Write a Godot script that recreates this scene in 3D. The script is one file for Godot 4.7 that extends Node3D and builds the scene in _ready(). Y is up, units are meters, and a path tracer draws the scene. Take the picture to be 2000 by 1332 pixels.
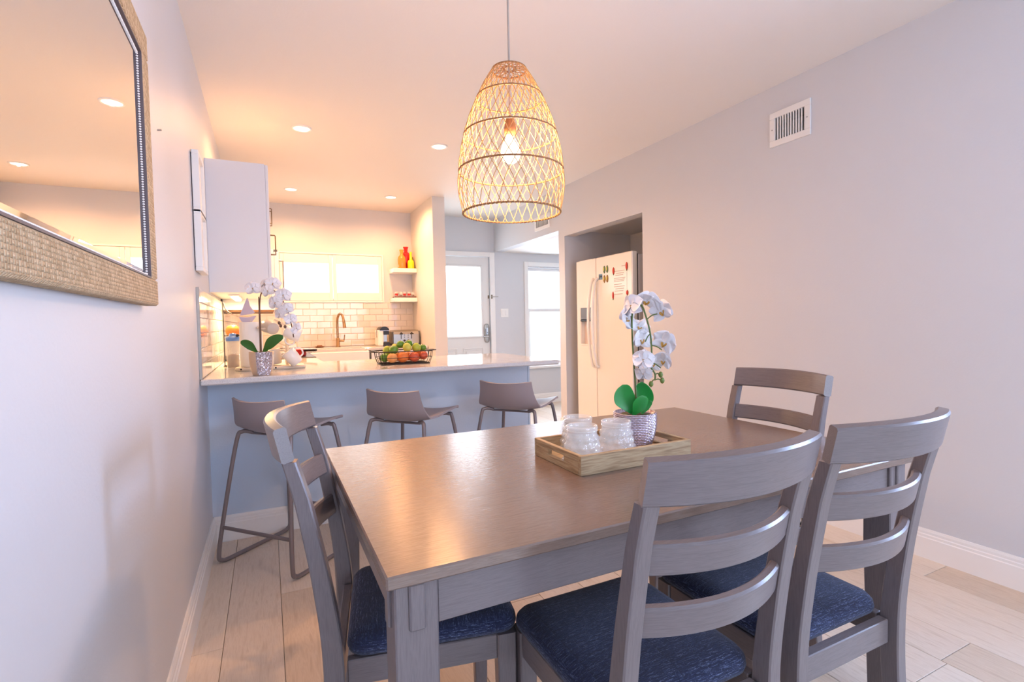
extends Node3D

var M := {}
var counts := {}
var rng := RandomNumberGenerator.new()

# ------------------------------------------------------------------ scene helpers
func numbered(n: String) -> String:
	counts[n] = counts.get(n, -1) + 1
	return n if counts[n] == 0 else "%s_%03d" % [n, counts[n]]

func tag(o: Node3D, label := "", category := "", group := "", kind := "") -> Node3D:
	if label: o.set_meta("label", label)
	if category: o.set_meta("category", category)
	if group: o.set_meta("group", group)
	if kind: o.set_meta("kind", kind)
	return o

func thing(called: String, label: String, category: String, at := Vector3.ZERO, turn := 0.0, group := "") -> Node3D:
	var o := Node3D.new()
	o.name = numbered(called)
	add_child(o)
	o.position = at
	o.rotation_degrees.y = turn
	tag(o, label, category, group)
	return o

func inst(called: String, mesh: Mesh, mat: Material, parent: Node = self, xf := Transform3D()) -> MeshInstance3D:
	var o := MeshInstance3D.new()
	o.name = numbered(called) if parent == self else called
	o.mesh = mesh
	o.material_override = mat
	parent.add_child(o, true)
	o.transform = xf
	return o

func mk(called: String, st: SurfaceTool, mat: Material, parent: Node = self) -> MeshInstance3D:
	return inst(called, done(st), mat, parent)

func done(st: SurfaceTool) -> ArrayMesh:
	st.generate_normals()
	return st.commit()

func struct(called: String, st: SurfaceTool, mat: Material, label := "") -> MeshInstance3D:
	var o := mk(called, st, mat)
	tag(o, label, "", "", "structure")
	return o

func copy_of(o: Node3D, label: String, at: Vector3, turn := 0.0) -> Node3D:
	var c: Node3D = o.duplicate()
	var base: String = String(o.name)
	c.name = numbered(base)
	add_child(c)
	c.position = at
	c.rotation_degrees.y = turn
	c.set_meta("label", label)
	return c

# ------------------------------------------------------------------ shape helpers
func S() -> SurfaceTool:
	var st := SurfaceTool.new()
	st.begin(Mesh.PRIMITIVE_TRIANGLES)
	st.set_smooth_group(-1)
	return st

func tri(st: SurfaceTool, a: Vector3, b: Vector3, c: Vector3) -> void:
	# a, b, c run counter-clockwise seen from outside
	st.add_vertex(a)
	st.add_vertex(c)
	st.add_vertex(b)

func quad(st: SurfaceTool, a: Vector3, b: Vector3, c: Vector3, d: Vector3) -> void:
	tri(st, a, b, c)
	tri(st, a, c, d)

func quad_out(st: SurfaceTool, a: Vector3, b: Vector3, c: Vector3, d: Vector3, centre: Vector3) -> void:
	if (c - a).cross(d - b).dot((a + b + c + d) * 0.25 - centre) >= 0.0:
		quad(st, a, b, c, d)
	else:
		quad(st, d, c, b, a)

# a box with chamfered edges
func cbox(st: SurfaceTool, lo: Vector3, hi: Vector3, c := 0.003, xf := Transform3D()) -> void:
	st.set_smooth_group(-1)
	var m := (lo + hi) * 0.5
	var h := (hi - lo) * 0.5
	c = minf(c, minf(h.x, minf(h.y, h.z)) * 0.9)
	var p := func(s: Array, axis: int) -> Vector3:
		var v := m
		for k in 3:
			v[k] += s[k] * (h[k] - (0.0 if k == axis else c))
		return xf * v
	var mid := xf * m
	for a in 3:
		var u := (a + 1) % 3
		var w := (a + 2) % 3
		for sg in [-1, 1]:
			var q := []
			for e in [[-1, -1], [1, -1], [1, 1], [-1, 1]]:
				var s := [0, 0, 0]
				s[a] = sg
				s[u] = e[0]
				s[w] = e[1]
				q.append(p.call(s, a))
			quad_out(st, q[0], q[1], q[2], q[3], mid)
		if c > 0.0:
			for e in [[-1, -1], [1, -1], [1, 1], [-1, 1]]:
				var s0 := [0, 0, 0]
				s0[a] = -1
				s0[u] = e[0]
				s0[w] = e[1]
				var s1 := s0.duplicate()
				s1[a] = 1
				quad_out(st, p.call(s0, u), p.call(s1, u), p.call(s1, w), p.call(s0, w), mid)
	if c > 0.0:
		for sx in [-1, 1]:
			for sy in [-1, 1]:
				for sz in [-1, 1]:
					var s := [sx, sy, sz]
					var a0: Vector3 = p.call(s, 0)
					var b0: Vector3 = p.call(s, 1)
					var c0: Vector3 = p.call(s, 2)
					if (b0 - a0).cross(c0 - a0).dot(a0 - mid) >= 0.0: tri(st, a0, b0, c0)
					else: tri(st, a0, c0, b0)

func box1(lo: Vector3, hi: Vector3, c := 0.003) -> SurfaceTool:
	var st := S()
	cbox(st, lo, hi, c)
	return st

# rows of points joined into a smooth surface
func grid(st: SurfaceTool, rows: Array, closed := false, group := 0) -> void:
	st.set_smooth_group(group)
	for i in rows.size() - 1:
		var a: PackedVector3Array = rows[i]
		var b: PackedVector3Array = rows[i + 1]
		var n := a.size()
		for j in (n if closed else n - 1):
			var k := (j + 1) % n
			if a[j] != a[k]: tri(st, a[j], b[j], a[k])
			if b[j] != b[k]: tri(st, a[k], b[j], b[k])

func lathe(st: SurfaceTool, prof: Array, seg := 24, xf := Transform3D(), wob = null) -> void:
	var rows := []
	for q in prof:
		var row := PackedVector3Array()
		for j in seg:
			var a := TAU * j / seg
			var r: float = q[0]
			if wob: r = wob.call(r, q[1], a)
			row.append(xf * Vector3(r * cos(a), q[1], r * sin(a)))
		rows.append(row)
	grid(st, rows, true)

func tube(st: SurfaceTool, pts: PackedVector3Array, r, sides := 8, closed := false) -> void:
	var n := pts.size()
	var rows := []
	var up := Vector3.ZERO
	for i in n:
		var d: Vector3
		if closed: d = pts[(i + 1) % n] - pts[(i - 1 + n) % n]
		elif i == 0: d = pts[1] - pts[0]
		elif i == n - 1: d = pts[i] - pts[i - 1]
		else: d = (pts[i + 1] - pts[i]).normalized() + (pts[i] - pts[i - 1]).normalized()
		d = d.normalized()
		if up == Vector3.ZERO:
			up = Vector3.UP if absf(d.y) < 0.9 else Vector3.RIGHT
		up = (up - d * up.dot(d)).normalized()
		var side := d.cross(up)
		var rad: float = r[i] if r is Array else r
		var row := PackedVector3Array()
		for j in sides:
			var a := TAU * j / sides
			row.append(pts[i] + (side * cos(a) + up * sin(a)) * rad)
		rows.append(row)
	if closed: rows.append(rows[0])
	grid(st, rows, true)
	if not closed:
		st.set_smooth_group(-1)
		for e in [0, n - 1]:
			var row: PackedVector3Array = rows[e]
			for j in sides:
				if e == 0: tri(st, pts[e], row[j], row[(j + 1) % sides])
				else: tri(st, pts[e], row[(j + 1) % sides], row[j])

func bar(a: Vector3, b: Vector3, r := 0.005, sides := 8) -> SurfaceTool:
	var st := S()
	tube(st, PackedVector3Array([a, b]), r, sides)
	return st

# a smooth curve through points
func spline(p: Array, per := 8) -> PackedVector3Array:
	var out := PackedVector3Array()
	for i in p.size() - 1:
		var a: Vector3 = p[maxi(i - 1, 0)]
		var b: Vector3 = p[i]
		var c: Vector3 = p[i + 1]
		var d: Vector3 = p[mini(i + 2, p.size() - 1)]
		for k in per:
			out.append(b.cubic_interpolate(c, a, d, float(k) / per))
	out.append(p[-1])
	return out

# closed cross sections joined along their length, each side strip its own smooth group; ends capped
func sweep(st: SurfaceTool, rows: Array) -> void:
	var n: int = rows[0].size()
	for j in n:
		st.set_smooth_group(j + 1)
		var k := (j + 1) % n
		for i in rows.size() - 1:
			quad(st, rows[i][j], rows[i + 1][j], rows[i + 1][k], rows[i][k])
	st.set_smooth_group(-1)
	for e in [0, rows.size() - 1]:
		var row: PackedVector3Array = rows[e]
		for j in range(1, n - 1):
			if e == 0: tri(st, row[0], row[j], row[j + 1])
			else: tri(st, row[0], row[j + 1], row[j])

# an eight-cornered bevelled rectangle, half sizes a and b along u and v
func rect8(o: Vector3, u: Vector3, v: Vector3, a: float, b: float, c := 0.003) -> PackedVector3Array:
	var p := PackedVector3Array()
	for e in [[a - c, -b], [a, -b + c], [a, b - c], [a - c, b], [-a + c, b], [-a, b - c], [-a, -b + c], [-a + c, -b]]:
		p.append(o + u * e[0] + v * e[1])
	return p

# a curved plate of some thickness: f(u, v) for u, v in 0..1
func plate(st: SurfaceTool, f: Callable, nu: int, nv: int, thick: float) -> void:
	var top := []
	var low := []
	for i in nu + 1:
		var rt := PackedVector3Array()
		var rl := PackedVector3Array()
		for j in nv + 1:
			var u := float(i) / nu
			var v := float(j) / nv
			var e := 0.004
			var du: Vector3 = f.call(minf(u + e, 1.0), v) - f.call(maxf(u - e, 0.0), v)
			var dv: Vector3 = f.call(u, minf(v + e, 1.0)) - f.call(u, maxf(v - e, 0.0))
			var n := du.cross(dv)
			n = n.normalized() if n.length() > 1e-12 else Vector3.UP
			var q: Vector3 = f.call(u, v)
			rt.append(q + n * thick * 0.5)
			rl.append(q - n * thick * 0.5)
		top.append(rt)
		low.append(rl)
	grid(st, top, false, 1)
	var back := low.duplicate()
	back.reverse()
	grid(st, back, false, 2)
	st.set_smooth_group(3)
	for i in nu:
		quad(st, top[i][0], low[i][0], low[i + 1][0], top[i + 1][0])
		quad(st, top[i + 1][nv], low[i + 1][nv], low[i][nv], top[i][nv])
	for j in nv:
		quad(st, top[0][j + 1], low[0][j + 1], low[0][j], top[0][j])
		quad(st, top[nu][j], low[nu][j], low[nu][j + 1], top[nu][j + 1])

# profile (offset from the wall, height) run from a to b; out is the way off the wall
func moulding(st: SurfaceTool, prof: Array, a: Vector3, b: Vector3, out: Vector3) -> void:
	var rows := []
	for e in [a, b]:
		var row := PackedVector3Array()
		for q in prof: row.append(e + out * q[0] + Vector3.UP * q[1])
		rows.append(row)
	if (b - a).cross(out).y > 0: rows.reverse()
	st.set_smooth_group(-1)
	sweep(st, rows)

# wall along x with rectangular openings [x0, x1, y0, y1]
func holed(st: SurfaceTool, x: Array, y: Array, z: Array, holes: Array, xf := Transform3D()) -> void:
	var xs := [x[0], x[1]]
	var ys := [y[0], y[1]]
	for h in holes:
		xs.append_array([h[0], h[1]])
		ys.append_array([h[2], h[3]])
	xs.sort()
	ys.sort()
	for i in xs.size() - 1:
		for j in ys.size() - 1:
			var cx: float = (xs[i] + xs[i + 1]) * 0.5
			var cy: float = (ys[j] + ys[j + 1]) * 0.5
			if xs[i + 1] - xs[i] < 1e-4 or ys[j + 1] - ys[j] < 1e-4: continue
			var open := false
			for h in holes:
				open = open or (cx > h[0] and cx < h[1] and cy > h[2] and cy < h[3])
			if not open: cbox(st, Vector3(xs[i], ys[j], z[0]), Vector3(xs[i + 1], ys[j + 1], z[1]), 0.0, xf)

# cushion or soft block with a rounded-rectangle plan; hw0 half width at the back (+z), hw1 at the front (-z)
func cushion(st: SurfaceTool, hw0: float, hw1: float, z0: float, z1: float, layers: Array, rad := 0.04) -> void:
	var rows := []
	for l in layers:
		var ins: float = l[0]
		var row := PackedVector3Array()
		var corners := [[hw1 - ins, z0 + ins, -PI / 2], [hw0 - ins, z1 - ins, 0.0], [-(hw0 - ins), z1 - ins, PI / 2], [-(hw1 - ins), z0 + ins, PI]]
		var r := maxf(rad - ins * 0.5, 0.008)
		for c in corners:
			var ox: float = c[0] - signf(c[0]) * r
			var oz: float = c[1] + (r if c[1] == z0 + ins else -r)
			for k in 7:
				var a: float = c[2] + PI / 2 * k / 6
				row.append(Vector3(ox + r * cos(a), l[1], oz + r * sin(a)))
		rows.append(row)
	var lastrow: PackedVector3Array = rows[-1]
	var mid := Vector3.ZERO
	for q in lastrow: mid += q
	mid /= lastrow.size()
	var cap := PackedVector3Array()
	for q in lastrow: cap.append(mid + Vector3(0, 0.001, 0))
	rows.append(cap)
	grid(st, rows, true)

# ------------------------------------------------------------------ materials
func ramp(stops: Array) -> Gradient:
	var g := Gradient.new()
	var off := PackedFloat32Array()
	var col := PackedColorArray()
	for s in stops:
		off.append(s[0])
		col.append(s[1])
	g.offsets = off
	g.colors = col
	return g

func noise_tex(sd: int, freq: float, stops: Array, octaves := 4, size := 512, type := FastNoiseLite.TYPE_SIMPLEX_SMOOTH) -> NoiseTexture2D:
	var n := FastNoiseLite.new()
	n.seed = sd
	n.frequency = freq
	n.noise_type = type
	n.fractal_octaves = octaves
	var t := NoiseTexture2D.new()
	t.width = size
	t.height = size
	t.seamless = true
	t.noise = n
	t.color_ramp = ramp(stops)
	return t

func C(r: int, g: int, b: int) -> Color:
	return Color(r / 255.0, g / 255.0, b / 255.0)

func mat(called: String, c: Color, rough := 0.5, metal := 0.0) -> StandardMaterial3D:
	var m := StandardMaterial3D.new()
	m.albedo_color = c
	m.roughness = rough
	m.metallic = metal
	m.cull_mode = BaseMaterial3D.CULL_DISABLED
	M[called] = m
	return m

func triplanar(m: StandardMaterial3D, tex: Texture2D, sc: Vector3, world := false) -> StandardMaterial3D:
	m.albedo_texture = tex
	m.uv1_triplanar = true
	m.uv1_world_triplanar = world
	m.uv1_scale = sc
	m.uv1_triplanar_sharpness = 8.0
	return m

func relief(m: StandardMaterial3D, tex: Texture2D, depth: float) -> void:
	m.heightmap_enabled = true
	m.heightmap_texture = tex
	m.heightmap_scale = depth

func weave_image(n: int, tone: Array, sd: int) -> Array:
	# a basket weave: colour and height
	var r := RandomNumberGenerator.new()
	r.seed = sd
	var a := Image.create(n, n, false, Image.FORMAT_RGB8)
	var h := Image.create(n, n, false, Image.FORMAT_RGB8)
	var cells := 16
	var shade := []
	for i in cells * cells: shade.append(r.randf())
	for y in n:
		for x in n:
			var u := float(x) / n * cells
			var v := float(y) / n * cells
			var cu := int(u)
			var cv := int(v)
			var fu := u - cu - 0.5
			var fv := v - cv - 0.5
			var across := (cu + cv) % 2 == 0
			var bulge := (cos(fv * PI) * (0.6 + 0.4 * cos(fu * PI))) if across else (cos(fu * PI) * (0.6 + 0.4 * cos(fv * PI)))
			var fib := 0.5 + 0.5 * sin((fv if across else fu) * 40.0)
			var s: float = shade[(cu % cells) * cells + cv % cells]
			var c: Color = tone[0].lerp(tone[1], clampf(s * 0.75 + fib * 0.25, 0, 1))
			a.set_pixel(x, y, c)
			var k := clampf(bulge * 0.85 + fib * 0.1, 0, 1)
			h.set_pixel(x, y, Color(k, k, k))
	return [ImageTexture.create_from_image(a), ImageTexture.create_from_image(h)]

func tweed_image(n: int, sd: int) -> Array:
	var r := RandomNumberGenerator.new()
	r.seed = sd
	var a := Image.create(n, n, false, Image.FORMAT_RGB8)
	var h := Image.create(n, n, false, Image.FORMAT_RGB8)
	var base := [C(33, 40, 70), C(24, 29, 52), C(52, 62, 98), C(112, 122, 150)]
	for y in n:
		var fleck := 0.0
		var tone := r.randf()
		for x in n:
			if r.randf() < 0.12: fleck = r.randf()
			var thread := 0.5 + 0.5 * sin(TAU * y / 4.0)
			var k := fleck * 0.7 + tone * 0.2 + r.randf() * 0.2
			var c: Color = base[1].lerp(base[0], k) if k < 0.6 else base[0].lerp(base[2], (k - 0.6) / 0.3)
			if k > 0.88: c = base[3]
			a.set_pixel(x, y, c)
			var q := clampf(0.3 * thread + 0.4 * fleck + 0.3 * r.randf(), 0, 1)
			h.set_pixel(x, y, Color(q, q, q))
	return [ImageTexture.create_from_image(a), ImageTexture.create_from_image(h)]

func make_materials() -> void:
	var plaster := noise_tex(3, 0.06, [[0.0, Color(0.4, 0.4, 0.4)], [1.0, Color(0.6, 0.6, 0.6)]], 3, 512)
	for w in [["wall", C(212, 214, 218), 0.5], ["ceiling", C(236, 232, 227), 0.8], ["kitchen_wall", C(220, 218, 214), 0.6], ["bar_wall", C(203, 217, 233), 0.5]]:
		var m := mat(w[0], w[1], w[2])
		m.uv1_triplanar = true
		m.uv1_world_triplanar = true
		m.uv1_scale = Vector3(2.2, 2.2, 2.2)
		relief(m, plaster, 0.12)
	mat("trim", C(240, 239, 237), 0.35)
	mat("door", C(232, 232, 230), 0.4)
	mat("white", C(240, 239, 236), 0.35)
	mat("cabinet", C(226, 228, 233), 0.4)
	var gl := mat("pane", Color(0.95, 0.98, 1.0, 0.06), 0.02)
	gl.transparency = BaseMaterial3D.TRANSPARENCY_ALPHA
	# wood-look floor planks in four tones
	var tones := [[C(222, 206, 188), C(214, 197, 178), C(203, 184, 163)], [C(228, 215, 199), C(221, 207, 190), C(211, 195, 176)], [C(216, 199, 179), C(207, 189, 168), C(195, 175, 153)], [C(225, 211, 195), C(217, 202, 185), C(206, 189, 170)]]
	for i in 4:
		var t: Array = tones[i]
		var tex := noise_tex(20 + i, 0.012, [[0.0, t[2]], [0.3, t[1]], [0.5, t[0]], [0.62, t[1]], [0.75, t[0]], [1.0, t[2]]], 5, 512)
		var m := mat("plank%d" % i, Color.WHITE, 0.42)
		triplanar(m, tex, Vector3(7.0, 7.0, 0.7), true)
		m.uv1_offset = Vector3(0.17 * i, 0, 0.31 * i)
	mat("floor_base", C(160, 144, 126), 0.8)
	# grey-brown stained wood, the grain along x, y or z
	var stain := noise_tex(41, 0.02, [[0.0, C(104, 94, 94)], [0.35, C(115, 105, 105)], [0.55, C(120, 110, 110)], [0.7, C(110, 100, 100)], [1.0, C(125, 115, 115)]], 5, 512)
	for k in [["stain_x", Vector3(0.9, 20, 20)], ["stain_y", Vector3(20, 0.9, 20)], ["stain_z", Vector3(20, 20, 0.9)]]:
		var m := mat(k[0], Color.WHITE, 0.3)
		triplanar(m, stain, k[1])
	var topwood := noise_tex(43, 0.02, [[0.0, C(108, 87, 74)], [0.35, C(119, 97, 84)], [0.55, C(125, 103, 90)], [0.7, C(113, 92, 79)], [1.0, C(130, 108, 95)]], 5, 512)
	var mt := mat("table_top", Color.WHITE, 0.24)
	triplanar(mt, topwood, Vector3(1.0, 14, 14))
	mt.metallic_specular = 0.75
	var streak := noise_tex(44, 0.03, [[0.0, Color(0.35, 0.35, 0.35)], [1.0, Color(0.65, 0.65, 0.65)]], 4, 512)
	relief(mt, streak, 0.06)
	var tw := tweed_image(256, 9)
	var fab := mat("tweed", Color.WHITE, 0.95)
	triplanar(fab, tw[0], Vector3(6.5, 6.5, 6.5))
	relief(fab, tw[1], 0.12)
	fab.rim_enabled = true
	fab.rim = 0.3
	var wv := weave_image(256, [C(190, 160, 122), C(232, 208, 172)], 5)
	var grass := mat("seagrass", Color.WHITE, 0.85)
	triplanar(grass, wv[0], Vector3(8.5, 8.5, 8.5))
	relief(grass, wv[1], 0.5)
	mat("mirror", Color(0.93, 0.94, 0.94), 0.0, 1.0)
	mat("dark_edge", C(92, 80, 84), 0.5)
	mat("rattan", C(196, 152, 98), 0.55)
	mat("rattan_dark", C(150, 104, 62), 0.6)
	mat("cord", C(176, 160, 146), 0.6)
	var lit := mat("bulb_glow", C(255, 246, 230), 0.4)
	lit.emission_enabled = true
	lit.emission = C(255, 226, 190)
	lit.emission_energy_multiplier = 6.0
	var dl := mat("downlight_glow", C(255, 244, 226), 0.4)
	dl.emission_enabled = true
	dl.emission = C(255, 230, 196)
	dl.emission_energy_multiplier = 4.0
	# speckled quartz
	var qz := noise_tex(61, 0.09, [[0.0, C(150, 144, 144)], [0.3, C(204, 200, 198)], [0.5, C(222, 219, 216)], [0.75, C(214, 210, 206)], [1.0, C(166, 156, 152)]], 3, 512)
	triplanar(mat("quartz", Color.WHITE, 0.07), qz, Vector3(4, 4, 4), true)
	for i in 3:
		mat("tile%d" % i, [C(222, 215, 206), C(218, 210, 200), C(226, 220, 212)][i], 0.06)
	mat("grout", C(226, 219, 209), 0.9)
	mat("stool", C(156, 148, 152), 0.42)
	mat("stool_leg", C(132, 121, 122), 0.35, 0.25)
	mat("chrome", C(205, 205, 208), 0.12, 1.0)
	mat("steel", C(176, 172, 166), 0.28, 1.0)
	mat("nickel", C(168, 140, 108), 0.26, 1.0)
	mat("brass_dark", C(126, 112, 92), 0.35, 0.9)
	mat("black", C(26, 24, 26), 0.35)
	mat("black_wire", C(38, 33, 32), 0.4, 0.3)
	mat("fridge", C(238, 234, 226), 0.16)
	mat("fridge_side", C(205, 203, 204), 0.4)
	mat("grey_plastic", C(104, 108, 114), 0.3)
	mat("recess_plastic", C(216, 206, 204), 0.4)
	mat("gasket", C(74, 70, 68), 0.8)
	mat("galvanised", C(150, 150, 150), 0.5, 0.4)
	# greyish driftwood for the tray
	var dw := noise_tex(71, 0.02, [[0.0, C(140, 112, 78)], [0.4, C(178, 150, 112)], [0.6, C(192, 168, 130)], [1.0, C(158, 130, 94)]], 5, 256)
	triplanar(mat("tray_x", Color.WHITE, 0.6), dw, Vector3(1.2, 16, 16))
	triplanar(mat("tray_z", Color.WHITE, 0.6), dw, Vector3(16, 16, 1.2))
	var jar := mat("jar_glass", Color(0.97, 0.98, 0.97, 0.26), 0.04)
	jar.transparency = BaseMaterial3D.TRANSPARENCY_ALPHA
	var clear := mat("clear_glass", Color(0.96, 0.97, 0.98, 0.25), 0.04)
	clear.transparency = BaseMaterial3D.TRANSPARENCY_ALPHA
	mat("wax", C(238, 234, 222), 0.5)
	mat("leaf", C(34, 142, 58), 0.3)
	mat("leaf_dark", C(48, 104, 34), 0.35)
	mat("stem", C(84, 104, 48), 0.5)
	mat("stem_brown", C(110, 80, 62), 0.6)
	var pt := mat("petal", C(244, 241, 243), 0.6)
	pt.backlight_enabled = true
	pt.backlight = Color(0.5, 0.48, 0.48)
	mat("lip", C(196, 146, 62), 0.5)
	mat("bud", C(112, 128, 58), 0.5)
	mat("moss", C(84, 74, 50), 0.9)
	mat("pot_silver", C(206, 196, 202), 0.25, 0.75)
	mat("pot_mosaic", C(186, 172, 182), 0.2, 0.85)
	mat("pot_plain", C(206, 184, 160), 0.35, 0.4)
	mat("board", C(226, 212, 190), 0.6)
	mat("mug", C(238, 234, 228), 0.25)
	mat("mug_grey", C(206, 196, 184), 0.3)
	mat("paper", C(245, 241, 234), 0.9)
	mat("sail", C(206, 192, 204), 0.6)
	mat("lid_blue", C(86, 128, 208), 0.3)
	var can := mat("can_plastic", Color(0.9, 0.92, 0.95, 0.2), 0.05)
	can.transparency = BaseMaterial3D.TRANSPARENCY_ALPHA
	mat("grounds", C(134, 78, 50), 0.9)
	mat("wood_rod", C(140, 92, 58), 0.5)
	mat("vase_orange", C(238, 130, 52), 0.2)
	mat("vase_red", C(206, 28, 28), 0.12)
	mat("vase_yellow", C(236, 214, 36), 0.15)
	mat("vase_olive", C(138, 132, 44), 0.2)
	mat("red", C(190, 40, 38), 0.35)
	mat("tray_dark", C(96, 40, 30), 0.5)
	mat("orange_fruit", C(232, 122, 52), 0.45)
	mat("apple_fruit", C(214, 92, 56), 0.3)
	mat("peach_fruit", C(236, 160, 92), 0.45)
	mat("lime_fruit", C(96, 140, 40), 0.35)
	mat("pear_fruit", C(176, 186, 62), 0.4)
	mat("lemon_fruit", C(206, 200, 84), 0.4)
	mat("avocado_green", C(96, 124, 74), 0.4)
	mat("nut_brown", C(158, 120, 60), 0.5)
	mat("magnet_red", C(204, 62, 42), 0.35)
	mat("magnet_teal", C(104, 152, 178), 0.4)
	mat("ink", C(196, 188, 182), 0.8)
	mat("patio", C(190, 184, 174), 0.9)
	mat("lawn", C(96, 128, 70), 0.95)
	mat("art", C(214, 216, 218), 0.8)

# ------------------------------------------------------------------ build
func _ready() -> void:
	rng.seed = 7
	# camera
	var cam := Camera3D.new()
	cam.name = "camera"
	cam.position = Vector3(0.296, 1.16, 0)
	cam.rotation_degrees = Vector3(-2.11, -25.8, -1.107)
	cam.fov = 67.92
	cam.near = 0.02
	add_child(cam)
	cam.current = true
	# sky and exposure
	var env := Environment.new()
	env.background_mode = Environment.BG_SKY
	var sky := Sky.new()
	var sm := ProceduralSkyMaterial.new()
	sm.sky_top_color = C(176, 206, 240)
	sm.sky_horizon_color = C(236, 242, 248)
	sm.ground_bottom_color = C(200, 196, 188)
	sm.ground_horizon_color = C(232, 234, 234)
	sky.sky_material = sm
	env.sky = sky
	env.background_energy_multiplier = 4.0
	env.tonemap_mode = Environment.TONE_MAPPER_LINEAR
	env.tonemap_exposure = 1.06
	env.sdfgi_enabled = true
	env.ssao_enabled = true
	env.ssil_enabled = true
	var we := WorldEnvironment.new()
	we.environment = env
	add_child(we)
	# daylight at the openings: the glazed patio door behind the camera, the kitchen window, the entrance door, the hall window
	daylight("patio_daylight", Vector3(1.75, 1.1, 2.75), 0, Vector2(2.2, 2.1), 9.0, C(206, 222, 255))
	daylight("side_window_daylight", Vector3(W + 0.17, 1.38, -0.12), 90, Vector2(0.56, 0.86), 6.2, C(178, 204, 255))
	daylight("kitchen_window_daylight", Vector3(1.01, 1.72, -6.45), 180, Vector2(1.15, 0.55), 1.1, C(255, 250, 240))
	daylight("entrance_daylight", Vector3(2.6, 1.45, -6.45), 180, Vector2(0.7, 1.05), 2.4, C(244, 248, 255))
	daylight("hall_window_daylight", Vector3(4.05, 1.22, -6.45), 180, Vector2(1.1, 1.6), 5.0, C(222, 236, 255))

	make_materials()
	build_shell()
	build_openings()
	build_floor()
	build_kitchen()
	build_fridge()
	build_table()
	build_chairs()
	build_stools()
	build_pendant()
	build_downlights()
	build_wall_things()
	build_tray()
	build_counter_things()
	build_back_things()

func daylight(called: String, at: Vector3, turn: float, size: Vector2, energy: float, c: Color) -> void:
	var l := AreaLight3D.new()
	l.name = called
	l.area_size = size
	l.area_normalize_energy = true
	l.light_energy = energy
	l.light_color = c
	l.shadow_enabled = true
	l.set("area_range", 20.0)
	add_child(l)
	l.position = at
	l.rotation_degrees.y = turn

const W := 3.096
const H := 2.55
const ZB := -6.30
const ZR := 2.6
const CT := 0.915

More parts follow.
